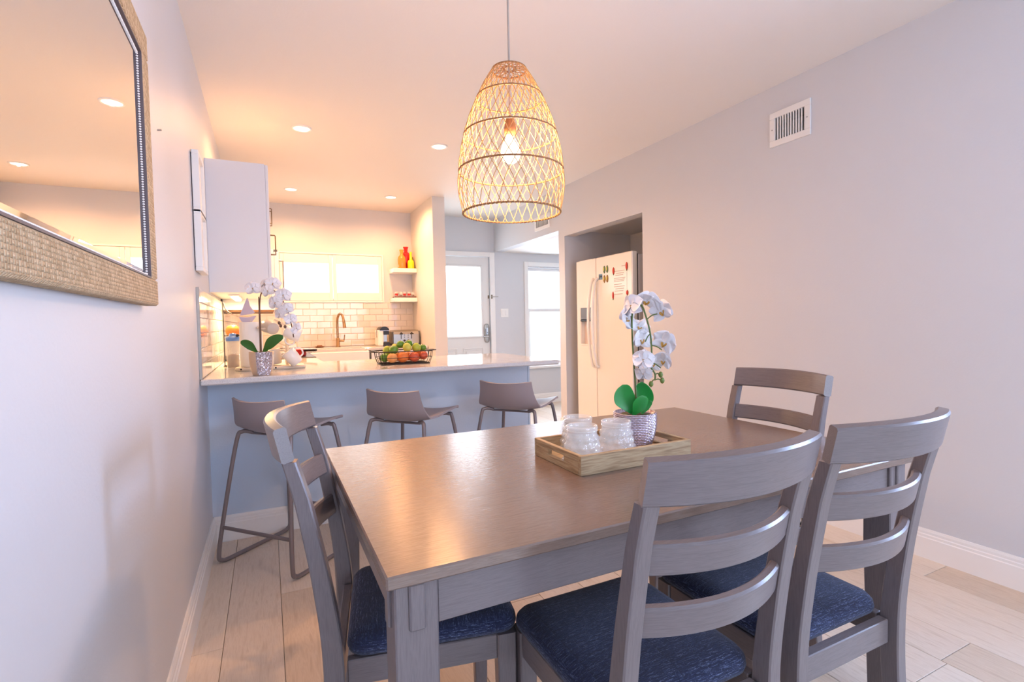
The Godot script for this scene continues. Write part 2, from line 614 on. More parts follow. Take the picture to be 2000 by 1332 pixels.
func build_shell() -> void:
	var st := S()
	cbox(st, Vector3(-0.12, 0, ZB - 0.12), Vector3(0, H, ZR + 0.12), 0.0)
	var wl := struct("wall_left", st, M.wall, "long pale blue-grey painted wall on the left")
	st = S()
	# along z: side window, vent, refrigerator niche, hall opening and the vent above it
	holed(st, [-ZR - 0.12, -ZB], [0.0, H], [W, W + 0.12], [[-0.16, 0.40, 0.96, 1.80], [1.898, 2.082, 2.223, 2.354], [3.294, 4.50, 0.0, 2.04], [4.615, -ZB, 0.0, 2.115], [4.816, 5.084, 2.221, 2.304]], Transform3D(Basis(Vector3.UP, PI / 2), Vector3.ZERO))
	struct("wall_right", st, M.wall, "pale painted wall on the right with the refrigerator niche")
	# niche behind the refrigerator
	st = S()
	cbox(st, Vector3(3.95, 0, -4.62), Vector3(4.05, 2.3, -3.2), 0.0)
	cbox(st, Vector3(W + 0.12, 0, -3.294), Vector3(3.95, 2.3, -3.2), 0.0)
	cbox(st, Vector3(W + 0.12, 0, -4.615), Vector3(3.95, 2.115, -4.50), 0.0)
	cbox(st, Vector3(W + 0.12, 2.10, -4.50), Vector3(3.95, 2.2, -3.294), 0.0)
	struct("wall_niche", st, M.wall, "inner walls of the refrigerator niche")
	st = S()
	holed(st, [0.0, 5.3], [0.0, H], [ZB - 0.12, ZB], [[0.47, 1.56, 1.48, 1.97], [2.11, 3.03, 0.0, 2.05], [3.6, 4.5, 0.55, 1.92]])
	var wb := struct("wall_back", st, M.wall, "far exterior wall with the kitchen window and entrance door")
	st = S()
	cbox(st, Vector3(1.96, 0, ZB), Vector3(2.10, H, -5.376), 0.0)
	struct("wall_partition", st, M.kitchen_wall, "short wall end between kitchen and entrance hall")
	st = S()
	holed(st, [-0.12, W + 0.12], [0.0, H], [ZR, ZR + 0.12], [[0.65, 2.85, 0.05, 2.15]])
	struct("wall_front", st, M.wall, "wall behind the viewer with the glazed patio door")
	st = S()
	cbox(st, Vector3(5.2, 0, ZB), Vector3(5.3, 2.4, -4.5), 0.0)
	cbox(st, Vector3(4.05, 0, -4.615), Vector3(5.2, 2.4, -4.5), 0.0)
	struct("wall_hall", st, M.wall, "walls of the side hall beyond the niche")
	st = S()
	cbox(st, Vector3(-0.12, H, ZB - 0.12), Vector3(W + 0.12, H + 0.12, ZR + 0.12), 0.0)
	cbox(st, Vector3(W + 0.12, 2.115, ZB - 0.12), Vector3(5.3, 2.25, -4.5), 0.0)
	struct("ceiling", st, M.ceiling, "smooth white ceiling over dining area and kitchen")
	st = S()
	cbox(st, Vector3(0, 0, -3.25), Vector3(1.93, 0.884, -3.14), 0.0)
	struct("wall_bar", st, M.bar_wall, "pale blue half wall under the breakfast bar")
	mk("end_trim", box1(Vector3(1.93, 0.0, -3.16), Vector3(1.945, 0.884, -3.135), 0.002), M.bar_wall, get_node("wall_bar"))
	# baseboards with a stepped top
	var prof := [[0.0, 0.0], [0.017, 0.0], [0.017, 0.098], [0.0135, 0.102], [0.0135, 0.113], [0.010, 0.117], [0.010, 0.128], [0.006, 0.139], [0.0, 0.139]]
	st = S()
	moulding(st, prof, Vector3(0, 0, -3.14), Vector3(0, 0, ZR), Vector3.RIGHT)
	struct("baseboard_left", st, M.trim, "white stepped baseboard along the left wall")
	st = S()
	moulding(st, prof, Vector3(W, 0, ZR), Vector3(W, 0, -3.294), Vector3.LEFT)
	moulding(st, prof, Vector3(W, 0, -4.50), Vector3(W, 0, -4.615), Vector3.LEFT)
	struct("baseboard_right", st, M.trim, "white stepped baseboard along the right wall")
	st = S()
	moulding(st, prof, Vector3(1.93, 0, -3.14), Vector3(0, 0, -3.14), Vector3.BACK)
	struct("baseboard_bar", st, M.trim, "white stepped baseboard under the breakfast bar")
	st = S()
	moulding(st, prof, Vector3(5.2, 0, ZB), Vector3(3.12, 0, ZB), Vector3.BACK)
	struct("baseboard_back", st, M.trim, "white baseboard under the hall window")
	# wall tiles, each a piece of its own, in running bond
	var tw := 0.150
	var th := 0.0735
	var gap := 0.003
	var meshes := {}
	mk("grout", box1(Vector3(0, CT, ZB), Vector3(0.006, 1.352, -2.815), 0.0), M.grout, wl)
	mk("edge_strip", box1(Vector3(0, CT, -2.815), Vector3(0.013, 1.356, -2.808), 0.001), M.steel, wl)
	mk("grout", box1(Vector3(0.0, CT, ZB), Vector3(1.96, 1.43, ZB + 0.006), 0.0), M.grout, wb)
	for side in 2:
		var length := 3.485 if side == 0 else 1.96
		var top := 1.352 if side == 0 else 1.43
		var row := 0
		var y := CT + 0.002
		while y < top - 0.02:
			var y1 := minf(y + th, top)
			var x := -tw * 0.5 if row % 2 else 0.0
			while x < length - 0.01:
				var a := maxf(x, 0.0)
				var b := minf(x + tw, length)
				if b - a > 0.02:
					var key := "%d_%d" % [roundi((b - a) * 1000), roundi((y1 - y) * 1000)]
					if not meshes.has(key):
						meshes[key] = done(box1(Vector3(-(b - a) / 2 + gap / 2, -(y1 - y) / 2 + gap / 2, -0.005), Vector3((b - a) / 2 - gap / 2, (y1 - y) / 2 - gap / 2, 0.005), 0.002))
					var t := Transform3D(Basis.from_euler(Vector3(rng.randf_range(-0.012, 0.012), rng.randf_range(-0.008, 0.008), 0)), Vector3.ZERO)
					if side == 0:
						t = Transform3D(Basis(Vector3.UP, PI / 2), Vector3(0.0075, (y + y1) / 2, -2.815 - (a + b) / 2)) * t
						inst("tile", meshes[key], M["tile%d" % rng.randi_range(0, 2)], wl, t)
					else:
						t = Transform3D(Basis(), Vector3((a + b) / 2, (y + y1) / 2, ZB + 0.0075)) * t
						inst("tile", meshes[key], M["tile%d" % rng.randi_range(0, 2)], wb, t)
				x += tw
			row += 1
			y += th

func frame4(st: SurfaceTool, x0: float, x1: float, y0: float, y1: float, z0: float, z1: float, w: float, c := 0.003) -> void:
	cbox(st, Vector3(x0, y0, z0), Vector3(x0 + w, y1, z1), c)
	cbox(st, Vector3(x1 - w, y0, z0), Vector3(x1, y1, z1), c)
	cbox(st, Vector3(x0 + w, y1 - w, z0), Vector3(x1 - w, y1, z1), c)
	cbox(st, Vector3(x0 + w, y0, z0), Vector3(x1 - w, y0 + w, z1), c)

func build_openings() -> void:
	# kitchen window with two framed panels
	var w := Node3D.new()
	w.name = "window_1"
	add_child(w)
	tag(w, "kitchen window over the sink with two framed panels", "", "", "structure")
	var st := S()
	frame4(st, 0.425, 1.605, 1.43, 2.015, ZB - 0.06, ZB + 0.022, 0.022)
	mk("window_frame", st, M.trim, w)
	for k in 2:
		var x0: float = [0.449, 1.016][k]
		var x1: float = [1.012, 1.581][k]
		st = S()
		cbox(st, Vector3(x0, 1.454, ZB - 0.02), Vector3(x0 + 0.042, 1.991, ZB + 0.018), 0.003)
		cbox(st, Vector3(x1 - 0.042, 1.454, ZB - 0.02), Vector3(x1, 1.991, ZB + 0.018), 0.003)
		cbox(st, Vector3(x0 + 0.042, 1.888, ZB - 0.02), Vector3(x1 - 0.042, 1.991, ZB + 0.018), 0.003)
		cbox(st, Vector3(x0 + 0.042, 1.454, ZB - 0.02), Vector3(x1 - 0.042, 1.552, ZB + 0.018), 0.003)
		var sash := mk("sash", st, M.trim, w)
		mk("pane", box1(Vector3(x0 + 0.036, 1.545, ZB - 0.006), Vector3(x1 - 0.036, 1.895, ZB - 0.002), 0.0), M.pane, sash)
	# hall window
	w = Node3D.new()
	w.name = "window_2"
	add_child(w)
	tag(w, "tall sash window in the side hall", "", "", "structure")
	st = S()
	frame4(st, 3.545, 4.56, 0.50, 2.0, ZB, ZB + 0.018, 0.058)
	mk("casing", st, M.trim, w)
	mk("sill", box1(Vector3(3.52, 0.505, ZB), Vector3(4.58, 0.535, ZB + 0.05), 0.004), M.trim, w)
	for k in 2:
		var y0: float = [0.555, 1.31][k]
		var y1: float = [1.345, 1.92][k]
		var z: float = [ZB - 0.04, ZB - 0.065][k]
		st = S()
		frame4(st, 3.603, 4.497, y0, y1, z - 0.012, z + 0.012, 0.042)
		var sash := mk("sash", st, M.trim, w)
		mk("pane", box1(Vector3(3.63, y0 + 0.025, z - 0.002), Vector3(4.47, y1 - 0.025, z + 0.002), 0.0), M.pane, sash)
	# entrance door
	var d := Node3D.new()
	d.name = "door_1"
	add_child(d)
	tag(d, "white entrance door with a large glass light", "", "", "structure")
	st = S()
	cbox(st, Vector3(3.025, 0, ZB), Vector3(3.094, 2.105, ZB + 0.02), 0.003)
	cbox(st, Vector3(2.10, 2.045, ZB), Vector3(3.025, 2.105, ZB + 0.02), 0.003)
	mk("casing", st, M.trim, d)
	st = S()
	var zf := ZB - 0.03
	holed(st, [2.115, 3.022], [0.005, 2.043], [zf - 0.045, zf], [[2.30, 2.90, 0.985, 1.91]])
	var slab := mk("door_slab", st, M.door, d)
	st = S()
	frame4(st, 2.275, 2.925, 0.96, 1.935, zf, zf + 0.014, 0.028, 0.006)
	mk("glass_surround", st, M.door, slab)
	mk("pane", box1(Vector3(2.29, 0.98, zf - 0.024), Vector3(2.91, 1.92, zf - 0.02), 0.0), M.pane, slab)
	for k in 2:
		st = S()
		var x0: float = [2.26, 2.63][k]
		frame4(st, x0, x0 + 0.30, 0.2, 0.83, zf, zf + 0.01, 0.02, 0.004)
		cbox(st, Vector3(x0 + 0.045, 0.245, zf), Vector3(x0 + 0.255, 0.785, zf + 0.008), 0.006)
		mk("panel", st, M.door, slab)
	# electronic lever lock
	var lk := thing("door_lock", "brushed steel keypad lever lock on the entrance door", "lock", Vector3(2.972, 1.02, zf))
	st = S()
	var pl := PackedVector3Array()
	var rows := []
	for z in [0.0, 0.022, 0.026]:
		var row := PackedVector3Array()
		var shrink: float = 1.0 if z < 0.025 else 0.9
		for k in 28:
			var a := TAU * k / 28
			row.append(Vector3(0.036 * signf(cos(a)) * pow(absf(cos(a)), 0.55) * shrink, 0.128 * signf(sin(a)) * pow(absf(sin(a)), 0.62) * shrink, z))
		rows.append(row)
	var cap := PackedVector3Array()
	for k in 28: cap.append(Vector3(0, 0, 0.026))
	rows.append(cap)
	grid(st, rows, true)
	mk("back_plate", st, M.steel, lk)
	mk("keypad", box1(Vector3(-0.012, -0.02, 0.025), Vector3(0.018, 0.075, 0.031), 0.004), M.chrome, lk)
	mk("key_mark", box1(Vector3(0.0, 0.0, 0.031), Vector3(0.006, 0.02, 0.033), 0.001), M.black, lk)
	mk("keyhole_bar", box1(Vector3(-0.022, -0.06, 0.025), Vector3(-0.014, 0.06, 0.029), 0.002), M.black, lk)
	st = S()
	tube(st, spline([Vector3(0.01, -0.045, 0.02), Vector3(0.01, -0.045, 0.055), Vector3(-0.02, -0.045, 0.062), Vector3(-0.075, -0.042, 0.06)], 5), 0.009, 8)
	mk("lever", st, M.chrome, lk)
	var ch := thing("door_latch", "small dark swing latch on the door casing", "latch", Vector3(3.025, 1.51, ZB + 0.02))
	mk("catch_plate", box1(Vector3(-0.022, -0.022, -0.05), Vector3(-0.004, 0.022, -0.04), 0.002), M.brass_dark, ch)
	mk("base_plate", box1(Vector3(0.006, -0.026, 0.0), Vector3(0.026, 0.026, 0.006), 0.002), M.brass_dark, ch)
	mk("swing_arm", bar(Vector3(0.01, 0, 0.008), Vector3(0.10, 0.0, 0.03), 0.006), M.steel, ch)
	# side window in the right wall, just past the edge of the view
	w = Node3D.new()
	w.name = "window_3"
	add_child(w)
	tag(w, "side window in the right wall beside the dining table", "", "", "structure")
	w.position = Vector3(W + 0.06, 0, 0)
	w.rotation_degrees.y = -90
	st = S()
	frame4(st, -0.40, 0.16, 0.96, 1.80, -0.02, 0.02, 0.028)
	var fr := mk("window_frame", st, M.trim, w)
	mk("pane", box1(Vector3(-0.38, 0.98, -0.002), Vector3(0.14, 1.78, 0.002), 0.0), M.pane, fr)
	# glazed patio door behind the viewer
	d = Node3D.new()
	d.name = "door_2"
	add_child(d)
	tag(d, "glazed sliding patio door behind the viewer", "", "", "structure")
	for k in 2:
		st = S()
		var x0: float = [0.65, 1.72][k]
		frame4(st, x0, x0 + 1.13, 0.05, 2.15, ZR + 0.03 + 0.03 * k, ZR + 0.055 + 0.03 * k, 0.06)
		var sash := mk("sash", st, M.trim, d)
		mk("pane", box1(Vector3(x0 + 0.05, 0.1, ZR + 0.04 + 0.03 * k), Vector3(x0 + 1.08, 2.1, ZR + 0.044 + 0.03 * k), 0.0), M.pane, sash)
	st = S()
	cbox(st, Vector3(-40, -0.25, ZR + 0.12), Vector3(40, -0.05, 40), 0.0)
	cbox(st, Vector3(-40, -0.25, -40), Vector3(40, -0.05, ZB - 0.12), 0.0)
	struct("ground", st, M.patio, "pale paving outside the house")

func build_floor() -> void:
	var st := S()
	cbox(st, Vector3(-0.12, -0.2, ZB - 0.12), Vector3(5.3, -0.008, ZR + 0.12), 0.0)
	var fl := struct("floor", st, M.floor_base, "pale oak-look plank floor")
	var pw := 0.198
	var x0 := 0.115 - pw
	var col := 0
	var fixed := {0: -2.08, 12: -0.875, 15: -1.20, 6: -1.86}
	var shared := {}
	while x0 < 5.2:
		var a := maxf(x0, 0.0)
		var b := minf(x0 + pw, 5.2)
		var z_lo := ZB
		var z_hi := ZR if a < W + 0.05 else -3.2
		var joint: float = fixed.get(col, -rng.randf() * 1.2)
		var z: float = joint - ceilf((joint - z_lo) / 1.2) * 1.2
		while z < z_hi:
			var z0 := maxf(z, z_lo)
			var z1 := minf(z + 1.2, z_hi)
			if z1 - z0 > 0.03 and b - a > 0.02:
				var key := "%d_%d" % [roundi((b - a) * 1000), roundi((z1 - z0) * 1000)]
				if not shared.has(key):
					var hx := (b - a) / 2 - 0.0009
					var hz := (z1 - z0) / 2 - 0.0009
					shared[key] = done(box1(Vector3(-hx, -0.008, -hz), Vector3(hx, 0.0, hz), 0.0012))
				inst("plank", shared[key], M["plank%d" % rng.randi_range(0, 3)], fl, Transform3D(Basis(), Vector3((a + b) / 2, 0, (z0 + z1) / 2)))
			z += 1.2
		x0 += pw
		col += 1

# ------------------------------------------------------------------ kitchen
func cabinet(called: String, label: String, lo: Vector3, hi: Vector3, face: int, doors: int, handle_low: bool) -> Node3D:
	# face 0: doors look to +x, 1: to +z, 2: to -z
	var t := thing(called, label, "cabinet", Vector3((lo.x + hi.x) / 2, lo.y, (lo.z + hi.z) / 2))
	var h := Vector3((hi.x - lo.x) / 2, hi.y - lo.y, (hi.z - lo.z) / 2)
	mk("body", box1(Vector3(-h.x, 0, -h.z), Vector3(h.x, h.y, h.z), 0.002), M.cabinet, t)
	var run := h.z if face == 0 else h.x
	for k in doors:
		var a := -run + 2 * run * k / doors + 0.002
		var b := -run + 2 * run * (k + 1) / doors - 0.002
		var dlo := Vector3(h.x, 0.004, a) if face == 0 else Vector3(a, 0.004, h.z if face == 1 else -h.z - 0.018)
		var dhi := Vector3(h.x + 0.018, h.y - 0.004, b) if face == 0 else Vector3(b, h.y - 0.004, h.z + 0.018 if face == 1 else -h.z)
		var dr := mk("door", box1(dlo, dhi, 0.003), M.cabinet, t)
		var yy := 0.24 if handle_low else h.y - 0.2
		var at := (b - 0.05) if (k % 2 == 0 and face == 0) or (face != 0 and k % 2 == 0) else (a + 0.05)
		var st := S()
		var o := Vector3(h.x + 0.018, 0, at) if face == 0 else Vector3(at, 0, h.z + 0.018 if face == 1 else -h.z - 0.018)
		var n := Vector3.RIGHT if face == 0 else (Vector3.BACK if face == 1 else Vector3.FORWARD)
		tube(st, PackedVector3Array([o + Vector3.UP * yy, o + n * 0.028 + Vector3.UP * yy, o + n * 0.028 + Vector3.UP * (yy + 0.12), o + Vector3.UP * (yy + 0.12)]), 0.005, 6)
		mk("handle", st, M.brass_dark, dr)
	return t

func build_kitchen() -> void:
	# breakfast bar and run of counters
	cabinet("base_cabinet", "base cabinet behind the breakfast bar half wall", Vector3(0.014, 0.0, -3.67), Vector3(1.93, 0.883, -3.252), 2, 4, false)
	cabinet("base_cabinet", "base cabinet on the left before the stove", Vector3(0.014, 0.0, -4.245), Vector3(0.60, 0.883, -3.73), 0, 1, false)
	cabinet("base_cabinet", "base cabinet on the left beyond the stove", Vector3(0.014, 0.0, -5.61), Vector3(0.60, 0.883, -5.015), 0, 1, false)
	cabinet("base_cabinet", "base cabinet in the far left kitchen corner", Vector3(0.014, 0.0, -6.285), Vector3(0.668, 0.883, -5.665), 1, 1, false)
	cabinet("base_cabinet", "base cabinet under the white sink", Vector3(0.675, 0.0, -6.285), Vector3(1.31, 0.76, -5.665), 1, 2, false)
	cabinet("base_cabinet", "base cabinet under coffee machine and toaster", Vector3(1.315, 0.0, -6.285), Vector3(1.955, 0.883, -5.665), 1, 2, false)
	var o := mk("bar_countertop", box1(Vector3(0.002, 0.885, -3.72), Vector3(1.985, CT, -2.80), 0.006), M.quartz)
	tag(o, "glossy speckled white stone top of the breakfast bar", "countertop")
	o = mk("side_countertop", box1(Vector3(0.002, 0.885, -4.245), Vector3(0.64, CT, -3.722), 0.004), M.quartz)
	tag(o, "short stone countertop before the stove", "countertop")
	var st := S()
	cbox(st, Vector3(0.012, 0.885, -5.64), Vector3(0.64, CT, -5.015), 0.004)
	cbox(st, Vector3(0.012, 0.885, -6.286), Vector3(0.72, CT, -5.64), 0.004)
	cbox(st, Vector3(0.72, 0.885, -6.286), Vector3(1.26, CT, -6.03), 0.004)
	cbox(st, Vector3(1.26, 0.885, -6.286), Vector3(1.955, CT, -5.64), 0.004)
	cbox(st, Vector3(0.72, 0.885, -5.67), Vector3(1.26, CT, -5.64), 0.004)
	o = mk("sink_countertop", st, M.quartz)
	tag(o, "speckled stone countertop round the sink under the window", "countertop")
	# sink
	var t := thing("sink", "white apron-front sink below the kitchen window", "sink", Vector3(0.99, 0.765, -5.85))
	mk("apron", box1(Vector3(-0.30, 0.0, 0.195), Vector3(0.30, 0.119, 0.235), 0.008), M.white, t)
	st = S()
	cbox(st, Vector3(-0.27, 0.0, -0.18), Vector3(0.27, 0.02, 0.195), 0.003)
	cbox(st, Vector3(-0.27, 0.02, -0.18), Vector3(-0.255, 0.115, 0.195), 0.003)
	cbox(st, Vector3(0.255, 0.02, -0.18), Vector3(0.27, 0.115, 0.195), 0.003)
	cbox(st, Vector3(-0.255, 0.02, -0.18), Vector3(0.255, 0.115, -0.165), 0.003)
	mk("basin", st, M.white, t)
	# faucet
	t = thing("faucet", "tall brushed gooseneck faucet behind the sink", "faucet", Vector3(1.025, CT, -6.1))
	st = S()
	lathe(st, [[0.0, 0.0], [0.028, 0.0], [0.028, 0.006], [0.021, 0.012], [0.021, 0.10], [0.016, 0.105], [0.0, 0.105]], 16)
	mk("base", st, M.nickel, t)
	st = S()
	tube(st, spline([Vector3(0, 0.1, 0), Vector3(0, 0.29, 0), Vector3(0.008, 0.352, 0.03), Vector3(0.025, 0.382, 0.085), Vector3(0.042, 0.352, 0.135), Vector3(0.05, 0.30, 0.155)], 7), 0.0135, 10)
	mk("spout", st, M.nickel, t)
	st = S()
	tube(st, PackedVector3Array([Vector3(0.05, 0.305, 0.154), Vector3(0.056, 0.22, 0.17)]), [0.015, 0.019], 10)
	mk("spray_head", st, M.nickel, t)
	st = S()
	tube(st, PackedVector3Array([Vector3(0.015, 0.07, 0), Vector3(0.07, 0.07, 0.01)]), 0.012, 8)
	tube(st, PackedVector3Array([Vector3(0.066, 0.07, 0.01), Vector3(0.075, 0.14, 0.012)]), 0.006, 8)
	mk("lever", st, M.nickel, t)
	t = thing("soap_dish", "low brown dish beside the faucet", "dish", Vector3(0.83, CT, -6.13))
	st = S()
	lathe(st, [[0.0, 0.004], [0.03, 0.004], [0.055, 0.014], [0.058, 0.014], [0.035, 0.0], [0.0, 0.0]], 16)
	mk("bowl", st, M.wood_rod, t)
	mk("soap", box1(Vector3(-0.03, 0.006, -0.02), Vector3(0.03, 0.028, 0.02), 0.008), M.wood_rod, t)
	# wall cabinets and microwave
	cabinet("wall_cabinet", "tall white wall cabinet whose plain side faces the dining area", Vector3(0.0, 1.37, -4.24), Vector3(0.316, 2.15, -3.45), 0, 1, true)
	cabinet("wall_cabinet", "short wall cabinet above the microwave", Vector3(0.0, 1.76, -5.01), Vector3(0.316, 2.15, -4.25), 0, 2, true)
	t = thing("microwave", "white microwave hung under the short wall cabinet", "microwave", Vector3(0.2, 1.29, -4.63))
	mk("body", box1(Vector3(-0.19, 0, -0.375), Vector3(0.16, 0.46, 0.375), 0.004), M.white, t)
	var dr := mk("door", box1(Vector3(0.16, 0.02, -0.375), Vector3(0.195, 0.44, 0.375), 0.006), M.white, t)
	st = S()
	tube(st, PackedVector3Array([Vector3(0.195, 0.08, 0.33), Vector3(0.225, 0.085, 0.33), Vector3(0.225, 0.375, 0.33), Vector3(0.195, 0.38, 0.33)]), 0.008, 6)
	mk("handle", st, M.steel, dr)
	mk("vent_grille", box1(Vector3(0.16, 0.442, -0.36), Vector3(0.188, 0.458, 0.36), 0.002), M.grey_plastic, t)
	mk("underside", box1(Vector3(-0.17, -0.012, -0.35), Vector3(0.15, 0.0, 0.35), 0.002), M.wood_rod, t)
	# under-cabinet lamp
	t = thing("cabinet_light", "warm light bar under the tall wall cabinet", "light", Vector3(0.12, 1.352, -3.85))
	mk("housing", box1(Vector3(-0.03, 0.004, -0.26), Vector3(0.03, 0.018, 0.26), 0.003), M.white, t)
	mk("light_tube", box1(Vector3(-0.02, -0.004, -0.25), Vector3(0.02, 0.004, 0.25), 0.003), M.downlight_glow, t)
	var l := AreaLight3D.new()
	l.name = "bar_glow"
	l.area_size = Vector2(0.04, 0.5)
	l.light_energy = 1.2
	l.light_color = C(255, 214, 150)
	l.shadow_enabled = true
	t.add_child(l)
	l.position = Vector3(0, -0.008, 0)
	l.rotation_degrees.x = -90
	# stove with a saucepan
	t = thing("stove", "white range between the left base cabinets", "stove", Vector3(0.32, 0.0, -4.63))
	mk("body", box1(Vector3(-0.30, 0, -0.378), Vector3(0.29, 0.90, 0.378), 0.004), M.white, t)
	mk("cooktop", box1(Vector3(-0.30, 0.90, -0.378), Vector3(0.32, 0.92, 0.378), 0.004), M.black, t)
	dr = mk("oven_door", box1(Vector3(0.29, 0.2, -0.36), Vector3(0.32, 0.78, 0.36), 0.004), M.white, t)
	mk("handle", bar(Vector3(0.35, 0.72, -0.3), Vector3(0.35, 0.72, 0.3), 0.01), M.steel, dr)
	t = thing("saucepan", "red saucepan with a black handle on the stove", "saucepan", Vector3(0.50, 0.92, -4.45))
	st = S()
	lathe(st, [[0.0, 0.0], [0.075, 0.0], [0.08, 0.01], [0.08, 0.05], [0.083, 0.052], [0.077, 0.052], [0.076, 0.012], [0.0, 0.008]], 20)
	mk("pan", st, M.red, t)
	mk("handle", bar(Vector3(0.06, 0.046, 0.04), Vector3(0.14, 0.052, 0.19), 0.009), M.black, t)

func build_fridge() -> void:
	var t := thing("refrigerator", "white side-by-side refrigerator standing in the wall niche", "refrigerator", Vector3(3.13, 0, -3.905))
	var z0 := -0.435
	var z1 := 0.435
	mk("body", box1(Vector3(0.075, 0.02, z0 + 0.005), Vector3(0.78, 1.73, z1 - 0.005), 0.006), M.fridge_side, t)
	mk("seal", box1(Vector3(0.06, 0.08, z0 + 0.012), Vector3(0.075, 1.735, z1 - 0.012), 0.002), M.gasket, t)
	# freezer door on the far side, with the dispenser let in
	var split := -0.10
	var st := S()
	var zz := [z0, -0.365, -0.165, split - 0.003]
	cbox(st, Vector3(0, 0.07, zz[0]), Vector3(0.06, 1.755, zz[1]), 0.006)
	cbox(st, Vector3(0, 0.07, zz[2]), Vector3(0.06, 1.755, zz[3]), 0.006)
	cbox(st, Vector3(0.0, 1.29, zz[1] - 0.006), Vector3(0.06, 1.755, zz[2] + 0.006), 0.0)
	cbox(st, Vector3(0.0, 0.07, zz[1] - 0.006), Vector3(0.06, 0.93, zz[2] + 0.006), 0.0)
	var left := mk("door", st, M.fridge, t)
	var dsp := mk("dispenser", box1(Vector3(0.045, 0.93, zz[1]), Vector3(0.06, 1.29, zz[2]), 0.0), M.recess_plastic, left)
	mk("control_panel", box1(Vector3(0.0, 1.175, zz[1]), Vector3(0.045, 1.29, zz[2]), 0.003), M.grey_plastic, left)
	mk("panel_lip", box1(Vector3(-0.006, 1.155, zz[1]), Vector3(0.045, 1.172, zz[2]), 0.003), M.black, left)
	mk("drip_tray", box1(Vector3(-0.004, 0.915, zz[1] + 0.004), Vector3(0.045, 0.932, zz[2] - 0.004), 0.003), M.fridge, left)
	var right := mk("door", box1(Vector3(0, 0.07, split + 0.003), Vector3(0.06, 1.755, z1), 0.008), M.fridge, t)
	for k in 2:
		var zc: float = split + (-0.032 if k == 0 else 0.032)
		st = S()
		tube(st, spline([Vector3(0.0, 0.72, zc), Vector3(-0.03, 0.75, zc), Vector3(-0.062, 0.95, zc), Vector3(-0.07, 1.15, zc), Vector3(-0.062, 1.33, zc), Vector3(-0.03, 1.52, zc), Vector3(0.0, 1.56, zc)], 5), 0.0135, 10)
		mk("handle", st, M.fridge, left if k == 0 else right)
	mk("kick_grille", box1(Vector3(0.02, 0.0, z0 + 0.01), Vector3(0.07, 0.065, z1 - 0.01), 0.003), M.fridge_side, t)
	# note and magnets on the near door
	var fx := 3.13
	var note := thing("paper_note", "sheet of printed instructions on the refrigerator door", "paper", Vector3(fx - 0.0015, 1.36, -3.64))
	mk("sheet", box1(Vector3(-0.0008, 0, -0.10), Vector3(0.0008, 0.30, 0.10), 0.0), M.fridge, note)
	st = S()
	for q in [[0.275, 0.03, 0.09], [0.235, -0.08, 0.07], [0.215, -0.05, 0.06], [0.198, -0.06, 0.05], [0.172, -0.08, 0.08], [0.158, -0.08, 0.07], [0.144, -0.08, 0.06], [0.118, -0.08, 0.03], [0.098, -0.08, 0.07], [0.078, -0.06, 0.06], [0.058, -0.07, 0.05], [0.03, -0.08, 0.04]]:
		cbox(st, Vector3(-0.0016, q[0], q[1]), Vector3(-0.0008, q[0] + 0.007, q[2]), 0.0)
	mk("printed_lines", st, M.ink, note)
	var oval := func(ry: float, rz: float, th: float) -> ArrayMesh:
		var s := S()
		lathe(s, [[0.0, -th], [0.7, -th * 0.8], [1.0, 0.0], [0.0, 0.0]], 16)
		var m := done(s)
		return m
	var disc: ArrayMesh = oval.call(1.0, 1.0, 1.0)
	var ms := [["magnet_red", "red magnet at the upper left of the printed sheet", 1.605, -3.725, 0.034, 0.014], ["magnet_red", "red magnet at the upper right of the printed sheet", 1.63, -3.54, 0.036, 0.014], ["magnet_red", "red magnet at the lower left of the printed sheet", 1.385, -3.735, 0.036, 0.012], ["magnet_red", "red and dark magnet at the lower right of the printed sheet", 1.40, -3.535, 0.022, 0.014]]
	for q in ms:
		var mg := inst("pepper_magnet", disc, M[q[0]], self, Transform3D(Basis(Vector3(0, 0, 1), -PI / 2).scaled(Vector3(0.008, q[4], q[5])), Vector3(fx - 0.0035, q[2], q[3])))
		mg.transform = Transform3D(Basis(Vector3(0, q[4], 0), Vector3(0.008, 0, 0), Vector3(0, 0, q[5])), Vector3(fx - 0.0035, q[2], q[3]))
		tag(mg, q[1], "magnet", "magnets on the refrigerator")
		inst("stalk", disc, M.leaf_dark, mg, Transform3D(Basis().scaled(Vector3(0.2, 0.6, 0.35)), Vector3(-0.95, 0.0, 0)))
	for q in [["avocado_magnet", "avocado_green", "pair of green halves magnet high on the refrigerator door", 1.632], ["nut_magnet", "nut_brown", "pair of brown halves magnet below the green one", 1.545]]:
		var mg := thing(q[0], q[2], "magnet", Vector3(fx - 0.001, q[3], -3.845), 0, "magnets on the refrigerator")
		for s in [-1, 1]:
			var hf := inst("half", disc, M[q[1]], mg, Transform3D(Basis(Vector3(0, 0.036, 0), Vector3(0.008, 0, 0), Vector3(0, 0, 0.017)), Vector3(0, 0, s * 0.022)))
			inst("inlay", disc, M.lemon_fruit, hf, Transform3D(Basis().scaled(Vector3(0.55, 0.5, 0.5)), Vector3(0.1, -0.75, 0)))
	var pm := thing("picture_magnet", "small blue picture magnet beside the brown halves", "magnet", Vector3(fx, 1.57, -3.925), 0, "magnets on the refrigerator")
	mk("picture", box1(Vector3(-0.004, -0.026, -0.026), Vector3(0, 0.026, 0.026), 0.001), M.magnet_teal, pm)
	st = S()
	cbox(st, Vector3(-0.006, -0.006, -0.008), Vector3(-0.004, 0.012, 0.022), 0.001)
	cbox(st, Vector3(-0.006, -0.02, -0.02), Vector3(-0.004, 0.02, -0.014), 0.001)
	mk("motif", st, M.black, pm)

